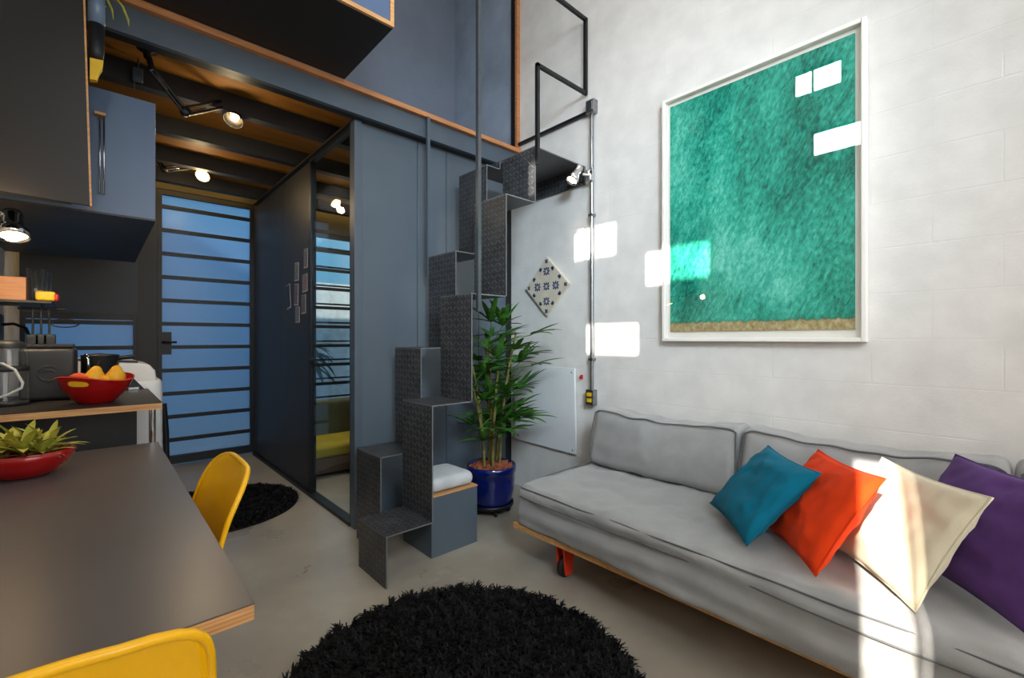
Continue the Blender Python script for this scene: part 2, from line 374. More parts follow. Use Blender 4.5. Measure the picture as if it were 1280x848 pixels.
# sliding clear glass door in the partition line
d2 = sroot('door_2', (1.22, 3.2, 0))
f = MB(); f.box(1.205, 1.24, 2.835, 2.86, .025, 2.58); f.box(1.205, 1.24, 3.585, 3.62, .025, 2.58); f.box(1.205, 1.24, 2.86, 3.585, 2.555, 2.58)
obj('door_frame', f, MT['black'], d2)
obj('pane', B(1.218, 1.226, 2.86, 3.585, .025, 2.555), MT['pane'], d2)
hd = MB(); hd.tube([(1.219, 3.54, 1.045), (1.185, 3.54, 1.045), (1.185, 3.42, 1.045)], .011); obj('door_handle', hd, MT['black'], d2)

# slatted steel and glass front at the far end
def slat_z(i): return 2.44-.2195*i
def slatted(name, x0, x1, z0, z1, glass, frame_w=.04, door=False, y=YD, thick=.035, rows=range(12)):
    r = sroot(name, ((x0+x1)/2, y, 0))
    f = MB()
    f.box(x0, x0+frame_w, y-.02, y+.03, z0, z1); f.box(x1-frame_w, x1, y-.02, y+.03, z0, z1)
    f.box(x0+frame_w, x1-frame_w, y-.02, y+.03, z0, z0+.075 if door else z0+.04); f.box(x0+frame_w, x1-frame_w, y-.02, y+.03, z1-.05, z1)
    obj('frame', f, MT['black'], r)
    obj('pane', B(x0+frame_w, x1-frame_w, y+.012, y+.018, z0+.02, z1-.02), glass, r)
    for i in rows:
        z = slat_z(i)
        if z0+.08 < z < z1-.06: obj('slat', B(x0+frame_w, x1-frame_w, y-.015, y+.010, z-thick/2, z+thick/2), MT['black'], r)
    return r
d1 = slatted('door_1', .415, 1.215, .02, 2.60, MT['frost'], .035, True)
lp = MB(); lp.box(.418, .52, YD-.028, YD-.018, 1.055, 1.265); obj('lock_plate', lp, MT['black'], d1)
lh = MB(); lh.tube([(.455, YD-.028, 1.17), (.455, YD-.075, 1.17), (.555, YD-.075, 1.17)], .011); obj('door_handle', lh, MT['black'], d1)
slatted('window_1', XL, .275, .62, 1.42, MT['frost'], .03)
w2 = slatted('window_2', 1.262, XR, .02, 2.42, MT['pane'], .03)
for i in range(10):
    z = slat_z(i)+.052; obj('slat', B(1.295, XR-.03, YD+.10, YD+.115, z-.010, z+.010), MT['black'], w2)  # thinner second bars added as the slats' reflection in the glazing
struct('trim_4', B(.275, .413, YD-.03, YD+.06, 0, 2.60), MT['black'])
struct('trim_5', B(1.217, 1.262, YD-.05, YD+.05, 0, 2.60), MT['dark'])
struct('wall_kitchen_top', B(XL, .275, YD-.03, YD+.06, 1.42, 2.60), MT['slate'])
struct('wall_kitchen_low', B(XL, .275, YD-.01, YD+.06, 0, .62), MT['beam'])
struct('trim_6', B(XL, XR, YD-.03, YD+.08, 2.60, ZM), MT['joist'])
struct('trim_7', B(1.262, XR, YD-.03, YD+.06, 2.42, 2.60), MT['joist'])

# loft floor: plywood deck on dark joists, blue-grey edge beam with an orange wood cap
lf = sroot('floor_loft', (1.05, 2.67, ZM))
obj('deck', B(XL, XR, 2.72, YD-.03, 2.715, ZM), MT['deckply'], lf)
obj('edge_beam', MB().box(XL, XR, 2.69, 2.72, 2.585, 2.712), MT['beam'], lf)
obj('beam_flange', B(XL, XR, 2.721, 2.775, 2.585, 2.597), MT['black'], lf)
obj('edge_cap', B(XL, XR-.002, 2.655, 2.722, 2.712, 2.744), MT['capwood'], lf, bevel=.002)
for y in (3.22, 3.84, 4.46, 5.02):
    j = MB(); j.box(XL, XR, y, y+.012, 2.60, 2.715); j.box(XL, XR, y+.012, y+.07, 2.60, 2.612); j.box(XL, XR, y+.012, y+.07, 2.703, 2.7148)
    obj('joist', j, MT['joist'], lf)
obj('cross_beam', B(1.19, 1.27, 2.776, 5.25, 2.585, 2.599), MT['joist'], lf)
obj('corner_bracket', B(1.93, 2.545, 2.70, 2.76, 2.50, 2.584) if False else B(2.50, 2.545, 2.70, 2.76, 2.56, 2.584), MT['beam'], lf)

# vertical wood-edged steel strip where the loft meets the right wall
up = MB(); up.box(2.515, 2.549, 2.70, 2.745, ZM, ZC); struct('trim_8', up, MT['black'])
struct('trim_9', B(2.515, 2.549, 2.675, 2.699, ZM, ZC), MT['capwood'])

# overhanging ply-edged wardrobe on the loft
wb = thing('loft_wardrobe', 'dark boxy wardrobe with plywood edges overhanging the loft floor edge at top', 'wardrobe', (.45, 2.35, ZM))
c = MB(); c.box(-.20, 1.087, 2.06, 2.655, ZM+.001, ZM+.02); obj('bottom_panel', c, MT['cabdark'], wb)
c = MB(); c.box(1.069, 1.087, 2.06, 2.655, ZM+.02, 4.6); c.box(-.2, -.182, 2.06, 2.655, ZM+.02, 4.6); c.box(-.182, 1.069, 2.06, 2.655, 4.58, 4.6); obj('carcass', c, MT['cab'], wb)
c = MB(); c.box(-.20, 1.087, 2.045, 2.06, ZM+.001, ZM+.022); c.box(1.067, 1.087, 2.045, 2.06, ZM+.022, 4.6); obj('plywood_edging', c, MT['plyedge'], wb)
for x0, x1 in ((-.18, .44), (.446, 1.066)): obj('door', B(x0, x1, 2.052, 2.068, ZM+.024, 4.57), MT['cab'], wb)

# ------------------------------------------------------------------ staircase
st = thing('paddle_staircase', 'grey checker-plate steel staircase with alternating treads rising to the loft', 'staircase', (1.5, 2.3, 0))
T = .007
N0, N1, F0, F1 = 2.0, 2.305, 2.33, 2.64
nx = [1.02, 1.277, 1.533, 1.79, 2.035]; nz = [.252, .855, 1.457, 2.066]
fx = [1.155, 1.41, 1.66, 1.912, 2.03]; fz = [.545, 1.148, 1.757, 2.365]
for X, Z, y0, y1 in ((nx, nz, N0, N1), (fx, fz, F0, F1)):
    prev = 0
    for i in range(4):
        obj('riser', B(X[i], X[i]+T, y0, y1, prev, Z[i]-T), MT['plate'], st)
        obj('tread', B(X[i], X[i+1], y0, y1, Z[i]-T, Z[i]), MT['plate'], st)
        prev = Z[i]
ZL = 2.42
obj('riser', B(nx[4], nx[4]+T, N0, N1, nz[3], ZL-T), MT['plate'], st)
obj('riser', B(fx[4]-.002, fx[4]-.002+T, F0, F1, fz[3], ZL-T), MT['plate'], st)
ld = MB(); ld.box(nx[4], 2.545, 2.0, 2.65, ZL-T, ZL); ld.box(2.53, 2.545, 2.0, 2.65, ZL-.13, ZL-T); ld.box(nx[4], nx[4]+T, N1, 2.65, ZL-.02, ZL-T)
obj('landing', ld, MT['plate'], st)
rod = MB(); rod.quadbar((1.572, 1.986, 1.352), (1.572, 1.986, ZC-.002), .022, .022); obj('hanger_rod', rod, MT['rod'], st)
rod = MB(); rod.quadbar((1.664, 2.654, 1.63), (1.664, 2.654, 2.712), .02, .02); obj('hanger_rod', rod, MT['beam'], st)
hr = MB(); R = .022
hr.quadbar((2.046, 1.988, 2.30), (2.046, 1.988, 2.937), R, R); hr.quadbar((2.046-R/2, 1.988, 2.927), (2.53, 1.988, 2.927), R, R)
hr.quadbar((2.53, 1.988, 2.916), (2.53, 1.988, 3.455), R, R); hr.quadbar((2.53+R/2, 1.988, 3.445), (2.046, 1.988, 3.445), R, R)
hr.quadbar((2.046, 1.988, 3.434), (2.046, 1.988, ZC-.002), R, R)
obj('handrail', hr, MT['black'], st)
hb = MB(); hb.quadbar((2.535, 1.955, 2.785), (2.535, 2.70, 2.785), R, R); obj('wall_rail', hb, MT['black'], st)

# ------------------------------------------------------------------ right wall things
cp = thing('conduit_pipe', 'galvanised vertical conduit pipe with boxes at both ends on white wall', 'pipe', (2.53, 1.94, .76))
p = MB(); p.tube([(2.528, 1.932, .84), (2.528, 1.932, 2.77)], .013, 12); obj('pipe', p, MT['galv'], cp)
obj('junction_box', MB().box(2.50, 2.549, 1.895, 1.965, 2.76, 2.85).box(2.495, 2.55, 1.905, 1.955, 2.775, 2.835), MT['galv'], cp, bevel=.004)
ob = obj('outlet_box', MB().box(2.50, 2.549, 1.90, 1.965, .745, .85), MT['galv'], cp, bevel=.003)
obj('socket', MB().box(2.494, 2.5, 1.915, 1.95, .765, .79).box(2.494, 2.5, 1.915, 1.95, .805, .83), MT['yellowpaint'], ob)
for z in (1.05, 2.05): obj('clamp', MB().box(2.512, 2.549, 1.912, 1.952, z, z+.018), MT['galv'], cp, bevel=.002)

cl = thing('clamp_spotlight', 'small chrome spotlight clamped to the conduit pipe beside the stair landing', 'lamp', (2.50, 1.94, 2.33))
obj('clamp', MB().box(2.495, 2.512, 1.905, 1.96, 2.29, 2.37).tube([(2.505, 1.932, 2.33), (2.46, 1.96, 2.335)], .010), MT['chrome'], cl, bevel=.002)
ax = Vector((-.35, .05, -.5)).normalized(); hc = Vector((2.465, 1.985, 2.39))
h = MB(); h.lathe(hc, [(.0, 0), (.026, .0), (.03, .015), (.026, .03), (.030, .05), (.032, .075), (.041, .10), (.041, .135), (.036, .135), (.034, .11)], 20, 0, ax)
obj('lamp_head', h, MT['chrome'], cl); obj('bulb', MB().lathe(hc, [(.034, .118), (.0, .120)], 20, 0, ax), MT['bulb'], cl)

tl = MB(); cy, cz, hs = 2.36, 1.602, .225
tl.poly([(2.549, cy, cz+hs), (2.549, cy+hs, cz), (2.549, cy, cz-hs), (2.549, cy-hs, cz)], (-.022, 0, 0), 0)
def pt2(a, b): return (2.5262, cy+a, cz+b)
def petal(ca, cb, ang, L, w):
    m = []
    for k in range(9):
        t = k/8; m.append((L*t, w*math.sin(PI*t)))
    ring = m + [(a, -b) for a, b in m[-2:0:-1]]
    cs, sn = math.cos(ang), math.sin(ang)
    tl.add([pt2(ca+a*cs-b*sn, cb+a*sn+b*cs) for a, b in ring], [tuple(range(len(ring)))], 1)
for ca, cb in ((0, 0), (.095, 0), (-.095, 0), (0, .115), (0, -.115)):
    for k in range(8):
        a = k*PI/4; petal(ca+.008*math.cos(a), cb+.008*math.sin(a), a, .034 if k % 2 else .028, .0075)
for sa, sb in ((1, 1), (1, -1), (-1, 1), (-1, -1)):
    for q in (.34, .66):
        for d in (-.5, 0, .5): petal(sa*hs*q*.96, sb*hs*(1-q)*.96, math.atan2(-sb, -sa)+d, .034, .0075)
for a, b in ((0, .19), (0, -.19), (.19, 0), (-.19, 0)):
    for k in range(4): petal(a, b, k*PI/2+PI/4, .02, .007)
t = obj('ceramic_tile', tl, [MT['tile'], MT['indigo']], loc=(2.549, cy, cz)); tag(t, 'diamond-hung cream wall tile with dark blue floral motifs', 'tile')

wbd = thing('wall_board', 'plain white rectangular board screwed low on the wall between palm and sofa', 'board', (2.53, 2.39, .37))
obj('panel', MB().poly([(2.525, 2.074, .99), (2.525, 2.703, .995), (2.54, 2.703, .385), (2.54, 2.074, .372)], (-.016, 0, 0)).box(2.535, 2.549, 2.1, 2.68, .40, .97), MT['board'], wbd)
for y, z in ((2.10, .96), (2.10, .40), (2.67, .96), (2.67, .42)):
    obj('screw', MB().lathe((2.515+.012*(1-(z-.4)/.56), y, z), [(.0, .006), (.008, .005), (.009, -.004)], 12, 0, (-1, 0, 0)), MT['chrome'], wbd)
t = obj('wall_hook', MB().box(2.535, 2.549, 2.025, 2.04, .915, .945).tube([(2.535, 2.032, .92), (2.522, 2.032, .918), (2.518, 2.032, .932)], .004), MT['red2'], loc=(2.55, 2.03, .93)); tag(t, 'tiny red hook on the white wall between conduit and white board', 'hook')

# framed painting
fr = thing('framed_painting', 'large green abstract painting in a white frame on the right wall', 'painting', (2.53, .905, 1.19))
y0, y1, z0, z1 = .41, 1.392, 1.186, 2.632
f = MB(); w = .02
f.box(2.505, 2.548, y0, y0+w, z0, z1); f.box(2.505, 2.548, y1-w, y1, z0, z1); f.box(2.505, 2.548, y0+w, y1-w, z0, z0+w); f.box(2.505, 2.548, y0+w, y1-w, z1-w, z1)
obj('frame', f, MT['frame'], fr, bevel=.003)
obj('mount', B(2.535, 2.546, y0+w, y1-w, z0+w, z1-w), MT['mat_board'], fr)
obj('canvas', B(2.528, 2.5349, y0+.045, y1-.042, z0+.058, z1-.045), MT['art'], fr)
obj('glass', B(2.514, 2.517, y0+w, y1-w, z0+w, z1-w), MT['picglass'], fr)

# ------------------------------------------------------------------ sofa
def wrinkle(amp, s1, s2=(1, 1, 1)):
    def d(p, n):
        q = Vector((p.x*s2[0], p.y*s2[1], p.z*s2[2]))*s1
        a = noise.noise(q)*.6 + noise.noise(q*2.3)*.3 + (1-abs(noise.noise(q*1.3)))**3*.35
        return n*(a*amp)
    return d
so = thing('sofa', 'long low grey linen sofa on a plywood base against the white wall', 'sofa', (2.1, .5, 0))
def ang(y): return 1.662-.06*(1.75-y)      # front edge runs very slightly out of square
obj('base_board', MB().poly([(1.655, 1.79, .185), (2.50, 1.79, .185), (2.50, -.75, .185), (1.665, -.75, .185)], (0, 0, .028)), MT['plyedge'], so)
def mdisp(p, n):
    t = (1.75-p.y)/2.5
    o = wrinkle(.013, 6.5, (1, .6, 1.6))(p, n)
    if n.x < -.4:                              # loose skirt: long horizontal folds on the front
        o += Vector((-1, 0, 0))*(.0055*math.sin(p.z*70+2.2*noise.noise(Vector((p.y*1.6, p.z*3, 0))))+.006*noise.noise(Vector((p.y*2.2, p.z*10, 4))))
        o.x += -.025*max(0, (.36-p.z))/.16
    if n.z > .4: o.z += .009*noise.noise(Vector((p.x*9, p.y*7, 1)))+.012*(1-abs(noise.noise(Vector((p.x*3+p.y*4, p.y*2-p.x*3, 5)))))**7-.004+.008*math.sin((p.x+p.y*.3)*22)*noise.noise(Vector((p.x*3, p.y*3, 7)))
    o.x -= .085*t*(1 if p.x < 2.1 else 0)*min(1, (2.1-p.x)/.4)
    return o
m = MB().softbox((2.085, .52, .318), (.84, 2.50, .205), .035, (34, 90, 12), mdisp)
ms = obj('mattress', m, MT['sofa'], so)
pip = MB(); pts = []
for k in range(60): y = 1.74-2.45*k/59; pts.append((1.668-.085*(1.75-y)/2.5+.006*noise.noise(Vector((y*5, 0, 0))), y, .408+.006*noise.noise(Vector((y*4, 3, 0)))))
pip.tube(pts, .0032, 6)
pip.tube([(p[0]-.012-.01*math.sin(i*.21), p[1], p[2]-.042+.010*noise.noise(Vector((p[1]*4, 9, 0)))) for i, p in enumerate(pts)], .003, 6)
pip.tube([(1.68, 1.757, .405), (1.9, 1.768, .418), (2.2, 1.768, .42), (2.45, 1.765, .42)], .004, 6)
obj('piping', pip, MT['pipe'], ms)
def back_cushion(y0, y1, sag):
    cy_, L = (y0+y1)/2, y1-y0
    def dd(p, n):
        o = wrinkle(.014, 5.5)(p, n)
        v = (p.y-cy_)/(L/2); hgt = max(0, (p.z-.44)/.3)
        if n.x < 0: o.x -= .030*(1-v*v)*math.sin(PI*min(1, max(0, (p.z-.43)/.34)))
        o.x += .06*hgt
        o.z += hgt*(-.045*(1-v*v)*sag + .012*noise.noise(Vector((p.y*9, 2, 0))))
        return o
    b = MB().softbox((2.345, cy_, .60), (.19, L, .345), .045, (8, 34, 16), dd)
    o = obj('back_cushion', b, MT['sofa'], so)
    pp = []
    for k in range(61):
        a = k/60; v = a*2-1
        pp.append((2.315, cy_+v*(L/2-.015), .768-.045*(1-v*v)*sag+.012*noise.noise(Vector(((cy_+v*L/2)*9, 2, 0)))-.03*abs(v)**14))
    q = MB().tube([(2.262, y0+.004, .45), (2.285, y0+.003, .6)]+pp+[(2.285, y1-.003, .6), (2.262, y1-.004, .45)], .0042, 6); obj('piping', q, MT['pipe'], o)
back_cushion(.875, 1.755, .8); back_cushion(-.02, .865, .7); back_cushion(-.73, -.03, .7)
for x, y in ((1.75, 1.50), (2.30, 1.50), (1.72, -.4), (2.30, -.4)):
    c = obj('caster', MB().poly([(x-.05, y-.03, .185), (x+.04, y-.03, .185), (x+.015, y-.03, .02), (x-.03, y-.03, .02)], (0, .012, 0)).poly([(x-.05, y+.018, .185), (x+.04, y+.018, .185), (x+.015, y+.018, .02), (x-.03, y+.018, .02)], (0, .012, 0)).box(x-.05, x+.04, y-.03, y+.03, .17, .185), MT['redrim'], so)
    obj('wheel', MB().lathe((x-.005, y-.014, .055), [(.0, 0), (.045, .0), (.054, .006), (.054, .022), (.045, .028), (0, .028)], 20, 0, (0, 1, 0)), MT['tyre'], c)

def pillow(label, m, c, x, y, w, h, th, seed):
    c = Vector(c); x = Vector(x).normalized(); y = (Vector(y)-x*x.dot(Vector(y))).normalized(); n = x.cross(y)
    mb = MB(); N = 30
    for sgn in (1, -1):
        def fn(i, j):
            u, v = i*2-1, j*2-1
            u = math.copysign(abs(u)**.85, u); v = math.copysign(abs(v)**.85, v)
            a = u*w/2*(1-.075*(1-v*v)*u*u); b = v*h/2*(1-.075*(1-u*u)*v*v)
            e = ((1-u*u)*(1-v*v)); z = th/2*e**.42 if e > 0 else 0
            z += e**.5*(.016*noise.noise(Vector((u*2.6+seed, v*2.6, sgn)))+.010*noise.noise(Vector((u*6+seed, v*3, sgn)))+.007*(1-abs(noise.noise(Vector((u*4+v*3+seed, v*2-u, sgn)))))**4)
            # creases fanning from the corners
            z += .006*math.sin((u-v)*9+seed)*max(0, 1-abs(abs(u*v)-.6)*3)*e**.3
            return c + x*a + y*b + n*(z*sgn)
        if sgn > 0: mb.grid(fn, N, N)
        else: mb.grid(lambda i, j: fn(1-i, j), N, N)
    o = obj('throw_pillow', mb, m, loc=tuple(c)); tag(o, label, 'pillow', 'throw pillows on the sofa')
    ring = []
    for k in range(4*16):
        q, r = divmod(k, 16); t = r/16*2-1
        u, v = ((t, -1), (1, t), (-t, 1), (-1, -t))[q]
        ring.append(c + x*(u*w/2*(1-.075*(1-v*v)*u*u)) + y*(v*h/2*(1-.075*(1-u*u)*v*v)))
    obj('seam', MB().tube(ring, .0035, 6, closed=True), m, o)
    return o
pillow('teal blue square pillow leaning leftmost on the grey sofa', MT['blue'], (1.965, .668, .59), (-.767, -.641, .006), (.439, -.519, .734), .43, .365, .108, 1.3)
pillow('bright orange square pillow between the teal and cream pillows', MT['orange'], (1.915, .455, .60), (-.80, -.60, .03), (.36, -.40, .85), .43, .375, .108, 5.1)
pillow('cream square pillow lit by sun between orange and purple pillows', MT['cream'], (1.915, .235, .60), (-.785, -.62, .02), (.33, -.38, .86), .46, .375, .108, 9.7)
pillow('large purple square pillow at the right end of the row', MT['purple'], (1.995, .03, .615), (-.77, -.64, 0), (.33, -.36, .87), .50, .40, .12, 14.2)

# ------------------------------------------------------------------ rugs
def shag(label, cx, cy, R, nblade, L, seed):
    rg = thing('shag_rug', label, 'rug', (cx, cy, 0), 'round black shag rugs')
    obj('backing', MB().lathe((cx, cy, 0), [(0, .001), (R, .001), (R, .010), (0, .010)], 64), MT['rug'], rg)
    rnd = random.Random(seed); mb = MB()
    for k in range(nblade):
        a = rnd.random()*2*PI; r = R*math.sqrt(rnd.random()); x, y = cx+r*math.cos(a), cy+r*math.sin(a)
        nz = noise.noise(Vector((x*22, y*22, seed)))
        d = nz*9 + rnd.uniform(-.7, .7); ln = L*(.6+.4*rnd.random()+.35*noise.noise(Vector((x*30, y*30, 5+seed)))); lean = .3+.8*rnd.random()
        dx, dy = math.cos(d)*lean*ln, math.sin(d)*lean*ln
        w = .0028+.0016*rnd.random(); wx, wy = -math.sin(d)*w, math.cos(d)*w; h = ln*(1.05-.45*lean)
        mb.add([(x-wx, y-wy, .008), (x+wx, y+wy, .008), (x+dx*.45+wx, y+dy*.45+wy, .008+h*.75), (x+dx*.45-wx, y+dy*.45-wy, .008+h*.75), (x+dx+wx*.4, y+dy+wy*.4, .008+h*.85), (x+dx-wx*.4, y+dy-wy*.4, .008+h*.85)], [(0, 1, 2, 3), (3, 2, 4, 5)], 0, True)
    obj('pile', mb, MT['rug'], rg)['kind'] = 'stuff'
shag('large round black shag rug lying between the sofa and the table', .905, 1.235, .61, 40000, .052, 3)
shag('smaller round black shag rug lying before the slatted glass door', .64, 3.75, .50, 22000, .026, 4)

# ------------------------------------------------------------------ seat box with cushion, palm
bx = thing('storage_box', 'blue-grey storage box with plywood lid under the staircase', 'box', (1.505, 2.27, 0))
obj('box_body', B(1.345, 1.66, 2.11, 2.42, .0, .330), MT['panel'], bx, bevel=.002)
obj('lid', B(1.343, 1.662, 2.108, 2.422, .3305, .338), MT['plyedge'], bx)
b = MB().softbox((1.505, 2.265, .379), (.29, .28, .072), .030, (14, 14, 5), lambda p, n: n*(.004*noise.noise(p*14)) + Vector((0, 0, .014*(1-((p.x-1.505)/.145)**2)*(1-((p.y-2.265)/.14)**2) if n.z > .3 else 0)))
sc = obj('seat_cushion', b, MT['cush'], loc=(1.505, 2.265, .34)); tag(sc, 'pale grey seat cushion lying on the storage box under the stairs', 'cushion')
rp = [(1.505+.136*sx, 2.265+.131*sy, .395) for sx, sy in ((-1, -1), (1, -1), (1, 1), (-1, 1))]
obj('piping', MB().tube([(1.372, 2.15, .388), (1.385, 2.133, .388), (1.625, 2.133, .388), (1.638, 2.15, .388), (1.638, 2.38, .388), (1.625, 2.397, .388), (1.385, 2.397, .388), (1.372, 2.38, .388)], .004, 6, closed=True), MT['pipe'], sc)

PX, PY = 2.03, 2.42
cd = thing('plant_caddy', 'round black wheeled plant caddy under the cobalt blue pot', 'caddy', (PX, PY, 0))
obj('tray', MB().lathe((PX, PY, 0), [(0, .050), (.15, .050), (.155, .056), (.155, .074), (.148, .074), (.146, .062), (0, .062)], 32), MT['black'], cd)
for k in range(5):
    a = k*2*PI/5+.4; x, y = PX+.115*math.cos(a), PY+.115*math.sin(a)
    cs = obj('caster', MB().tube([(x, y, .05), (x, y, .03)], .012, 8), MT['black'], cd)
    obj('wheel', MB().lathe((x-.012*math.sin(a), y+.012*math.cos(a), .019), [(0, -.008), (.018, -.008), (.018, .008), (0, .008)], 14, 0, (-math.sin(a), math.cos(a), 0)), MT['tyre'], cs)
pt = thing('potted_palm', 'tall green lady palm in a cobalt blue pot beside the stairs', 'plant', (PX, PY, .064))
obj('pot', MB().lathe((PX, PY, .064), [(0, 0), (.135, 0), (.142, .02), (.158, .10), (.165, .17), (.166, .215), (.172, .22), (.172, .262), (.165, .267), (.155, .262), (.150, .22), (.148, .20)], 40), MT['pot'], pt)
obj('soil', MB().lathe((PX, PY, .064), [(.1515, .225), (0, .235)], 30), MT['litter'], pt)
rnd = random.Random(12); ck = MB()
for k in range(260):
    a = rnd.random()*2*PI; r = .145*math.sqrt(rnd.random()); x, y, z = PX+r*math.cos(a), PY+r*math.sin(a), .305+.018*(1-r/.15)+rnd.random()*.012
    e1 = Vector((rnd.uniform(-1, 1), rnd.uniform(-1, 1), rnd.uniform(-.4, .4))).normalized()*rnd.uniform(.010, .02)
    e2 = e1.orthogonal().normalized()*rnd.uniform(.006, .011); e3 = e1.cross(e2).normalized()*.004; c = Vector((x, y, z))
    vs = [c+e1*sx+e2*sy+e3*sz for sz in (-1, 1) for sy in (-1, 1) for sx in (-1, 1)]
    ck.add(vs, [(0, 2, 3, 1), (4, 5, 7, 6), (0, 1, 5, 4), (2, 6, 7, 3), (0, 4, 6, 2), (1, 3, 7, 5)])
obj('bark_chips', ck, MT['bark'], pt)['kind'] = 'stuff'

def leaflet(mb, base, d, up, L, w, droop, n=7):
    d = Vector(d).normalized(); side = d.cross(Vector(up)).normalized(); nn = side.cross(d).normalized(); P = Vector(base); vs = []; fs = []
    dd = d.copy()
    for k in range(n+1):
        t = k/n; ww = w*(min(1, t*5+.25))*(1-max(0, (t-.55)/.45)**2.2)*.5+.0004
        vs += [P - side*ww + nn*ww*.35, P.copy(), P + side*ww + nn*ww*.35]
        dd = (dd + Vector((0, 0, -droop/n))).normalized(); P = P + dd*(L/n)
    for k in range(n):
        a = k*3; fs += [(a, a+1, a+4, a+3), (a+1, a+2, a+5, a+4)]
    mb.add(vs, fs, 0, True)
rnd = random.Random(5)
fronds = []
canes = [(.0, .0, .86, -.01, .01), (.05, -.03, .95, .10, -.06), (-.05, .02, .80, -.10, .03), (.03, .06, .90, .05, .10), (-.03, -.05, .70, -.04, -.10), (.07, .03, .62, .14, .02), (-.07, -.01, .58, -.13, -.04)]
for ci, (ox, oy, hgt, lx, ly) in enumerate(canes):
    pts = [(PX+ox+lx*t*t, PY+oy+ly*t*t, .29+hgt*t) for t in (0, .25, .5, .75, 1)]
    cb = MB().tube(pts, [.011, .010, .010, .009, .007], 8)
    obj('cane', cb, MT['cane'], pt)
    for k in range(7):
        t = .25+.75*k/6+rnd.uniform(-.04, .04); t = min(t, 1)
        p = Vector((PX+ox+lx*t*t, PY+oy+ly*t*t, .29+hgt*t)); a = rnd.random()*2*PI; el = rnd.uniform(.15, .9)+.3*(k == 6)
        fronds.append((p, a, el, rnd.uniform(.08, .17)))
for p, a, el, pl in (((2.10, 2.36, 1.16), -.75, .35, .20), ((2.12, 2.40, 1.05), -.45, .2, .18), ((2.10, 2.38, .95), -.9, .3, .22), ((2.06, 2.42, 1.18), -1.6, .9, .14), ((2.02, 2.40, 1.22), -2.4, .9, .12),
                     ((2.10, 2.40, .62), -.7, .15, .16), ((1.98, 2.38, .60), -2.2, .1, .16), ((2.0, 2.38, .78), -1.9, .2, .16), ((1.96, 2.40, .95), -2.3, .4, .15)):
    fronds.append((Vector(p), a, el, pl))
for p, a, el, pl in fronds:
    d = Vector((math.cos(a)*math.cos(el), math.sin(a)*math.cos(el), math.sin(el))); tip = p + d*pl
    if tip.y > 2.60: tip.y = 2.60
    if tip.x > 2.36: tip.x = 2.36
    fb = MB(); fb.tube([p, (p+tip)/2+Vector((0, 0, .015)), tip], .0028, 5)
    nl = rnd.randint(5, 7); s_ = d.cross(Vector((0, 0, 1))).normalized()
    for q in range(nl):
        f_ = (q/(nl-1)-.5)*2; fan = f_*1.25
        dl = d*math.cos(fan)+s_*math.sin(fan)+Vector((0, 0, .12))
        L = (.24-.06*abs(f_))*rnd.uniform(.8, 1.12)
        e = tip + dl.normalized()*L
        if e.x > 2.52 or e.y > 2.76: L *= .5
        if (tip+dl.normalized()*L).y > 2.77 or (tip+dl.normalized()*L).x > 2.54: continue
        if e.y < 2.36 and e.x < 1.85: L *= .6
        leaflet(fb, tip, dl, (0, 0, 1), L, .037, rnd.uniform(.1, .6))
    obj('frond', fb, MT['leaf'], pt)

# ------------------------------------------------------------------ table, counter, kitchen
tb = thing('dining_table', 'long dark grey laminate table with plywood edges at lower left', 'table', (-.13, 1.68, 0))
obj('tabletop', B(XL+.005, .1985, .864, 2.505, .7475, .75), [MT['table']], tb)
e = MB(); e.box(XL+.005, .198, .8645, 2.504, .722, .7474); obj('plywood_edge', e, MT['plyedge'], tb)
for x, y in ((.0, 1.35), (.12, 2.42), (-.36, 1.35), (-.36, 2.42)): obj('leg', B(x-.02, x+.02, y-.02, y+.02, 0, .722), MT['black'], tb)

ct = thing('kitchen_counter', 'dark kitchen counter with thick plywood front edge beyond the table', 'counter', (-.12, 3.0, 0))
obj('worktop', B(XL+.002, .222, 2.603, 3.40, .9075, .91), MT['cabdark'], ct)
obj('plywood_edge', MB().box(XL+.002, .221, 2.604, 3.399, .880, .9074), MT['plyedge'], ct)
obj('chrome_leg', MB().tube([(.19, 2.66, 0), (.19, 2.66, .879)], .013, 12), MT['chrome'], ct)
obj('carcass', B(XL+.002, .15, 2.95, 3.38, 0, .879), MT['mach'], ct)

wm = thing('washing_machine', 'white top-loading washing machine behind the far end of the counter', 'washing machine', (0, 3.75, 0))
m = MB().softbox((.02, 3.76, .51), (.56, .62, .92), .05, (6, 6, 6)); obj('body', m, MT['whitep'], wm)
for x, y in ((-.2, 3.52), (.24, 3.52), (-.2, 4.0), (.24, 4.0)): obj('foot', MB().tube([(x, y, 0.042), (x, y, .06)], .02, 10), MT['black'], wm)
m = MB(); pr_ = [(.27, .94), (.262, 1.01), (.235, 1.045), (.18, 1.062), (-.10, 1.085), (-.2, 1.085), (-.26, 1.06), (-.26, .94)]
m.poly([(a, 3.46, b) for a, b in pr_], (0, .50, 0)); obj('lid', m, MT['whitep'], wm, bevel=.012, seg=3)
obj('lid_edge', MB().tube([(.18, 3.456, 1.066), (-.10, 3.456, 1.088), (-.2, 3.456, 1.088)], .006, 6), MT['dark'], wm)
t = obj('door_gasket', MB().tube([(.305, 3.50, .80), (.318, 3.52, .62), (.322, 3.52, .4), (.322, 3.52, .25)], .016, 10), MT['black'], wm)
sd = thing('dish_stand', 'small black triangular stand holding a silver clip beside the washing machine', 'stand', (.17, 3.36, .91))
obj('frame', MB().poly([(.115, 3.36, .911), (.205, 3.36, .911), (.15, 3.36, .985)], (0, .012, 0)), MT['black'], sd)
obj('clip', MB().box(.13, .18, 3.33, 3.35, .911, .928), MT['chrome'], sd, bevel=.003)

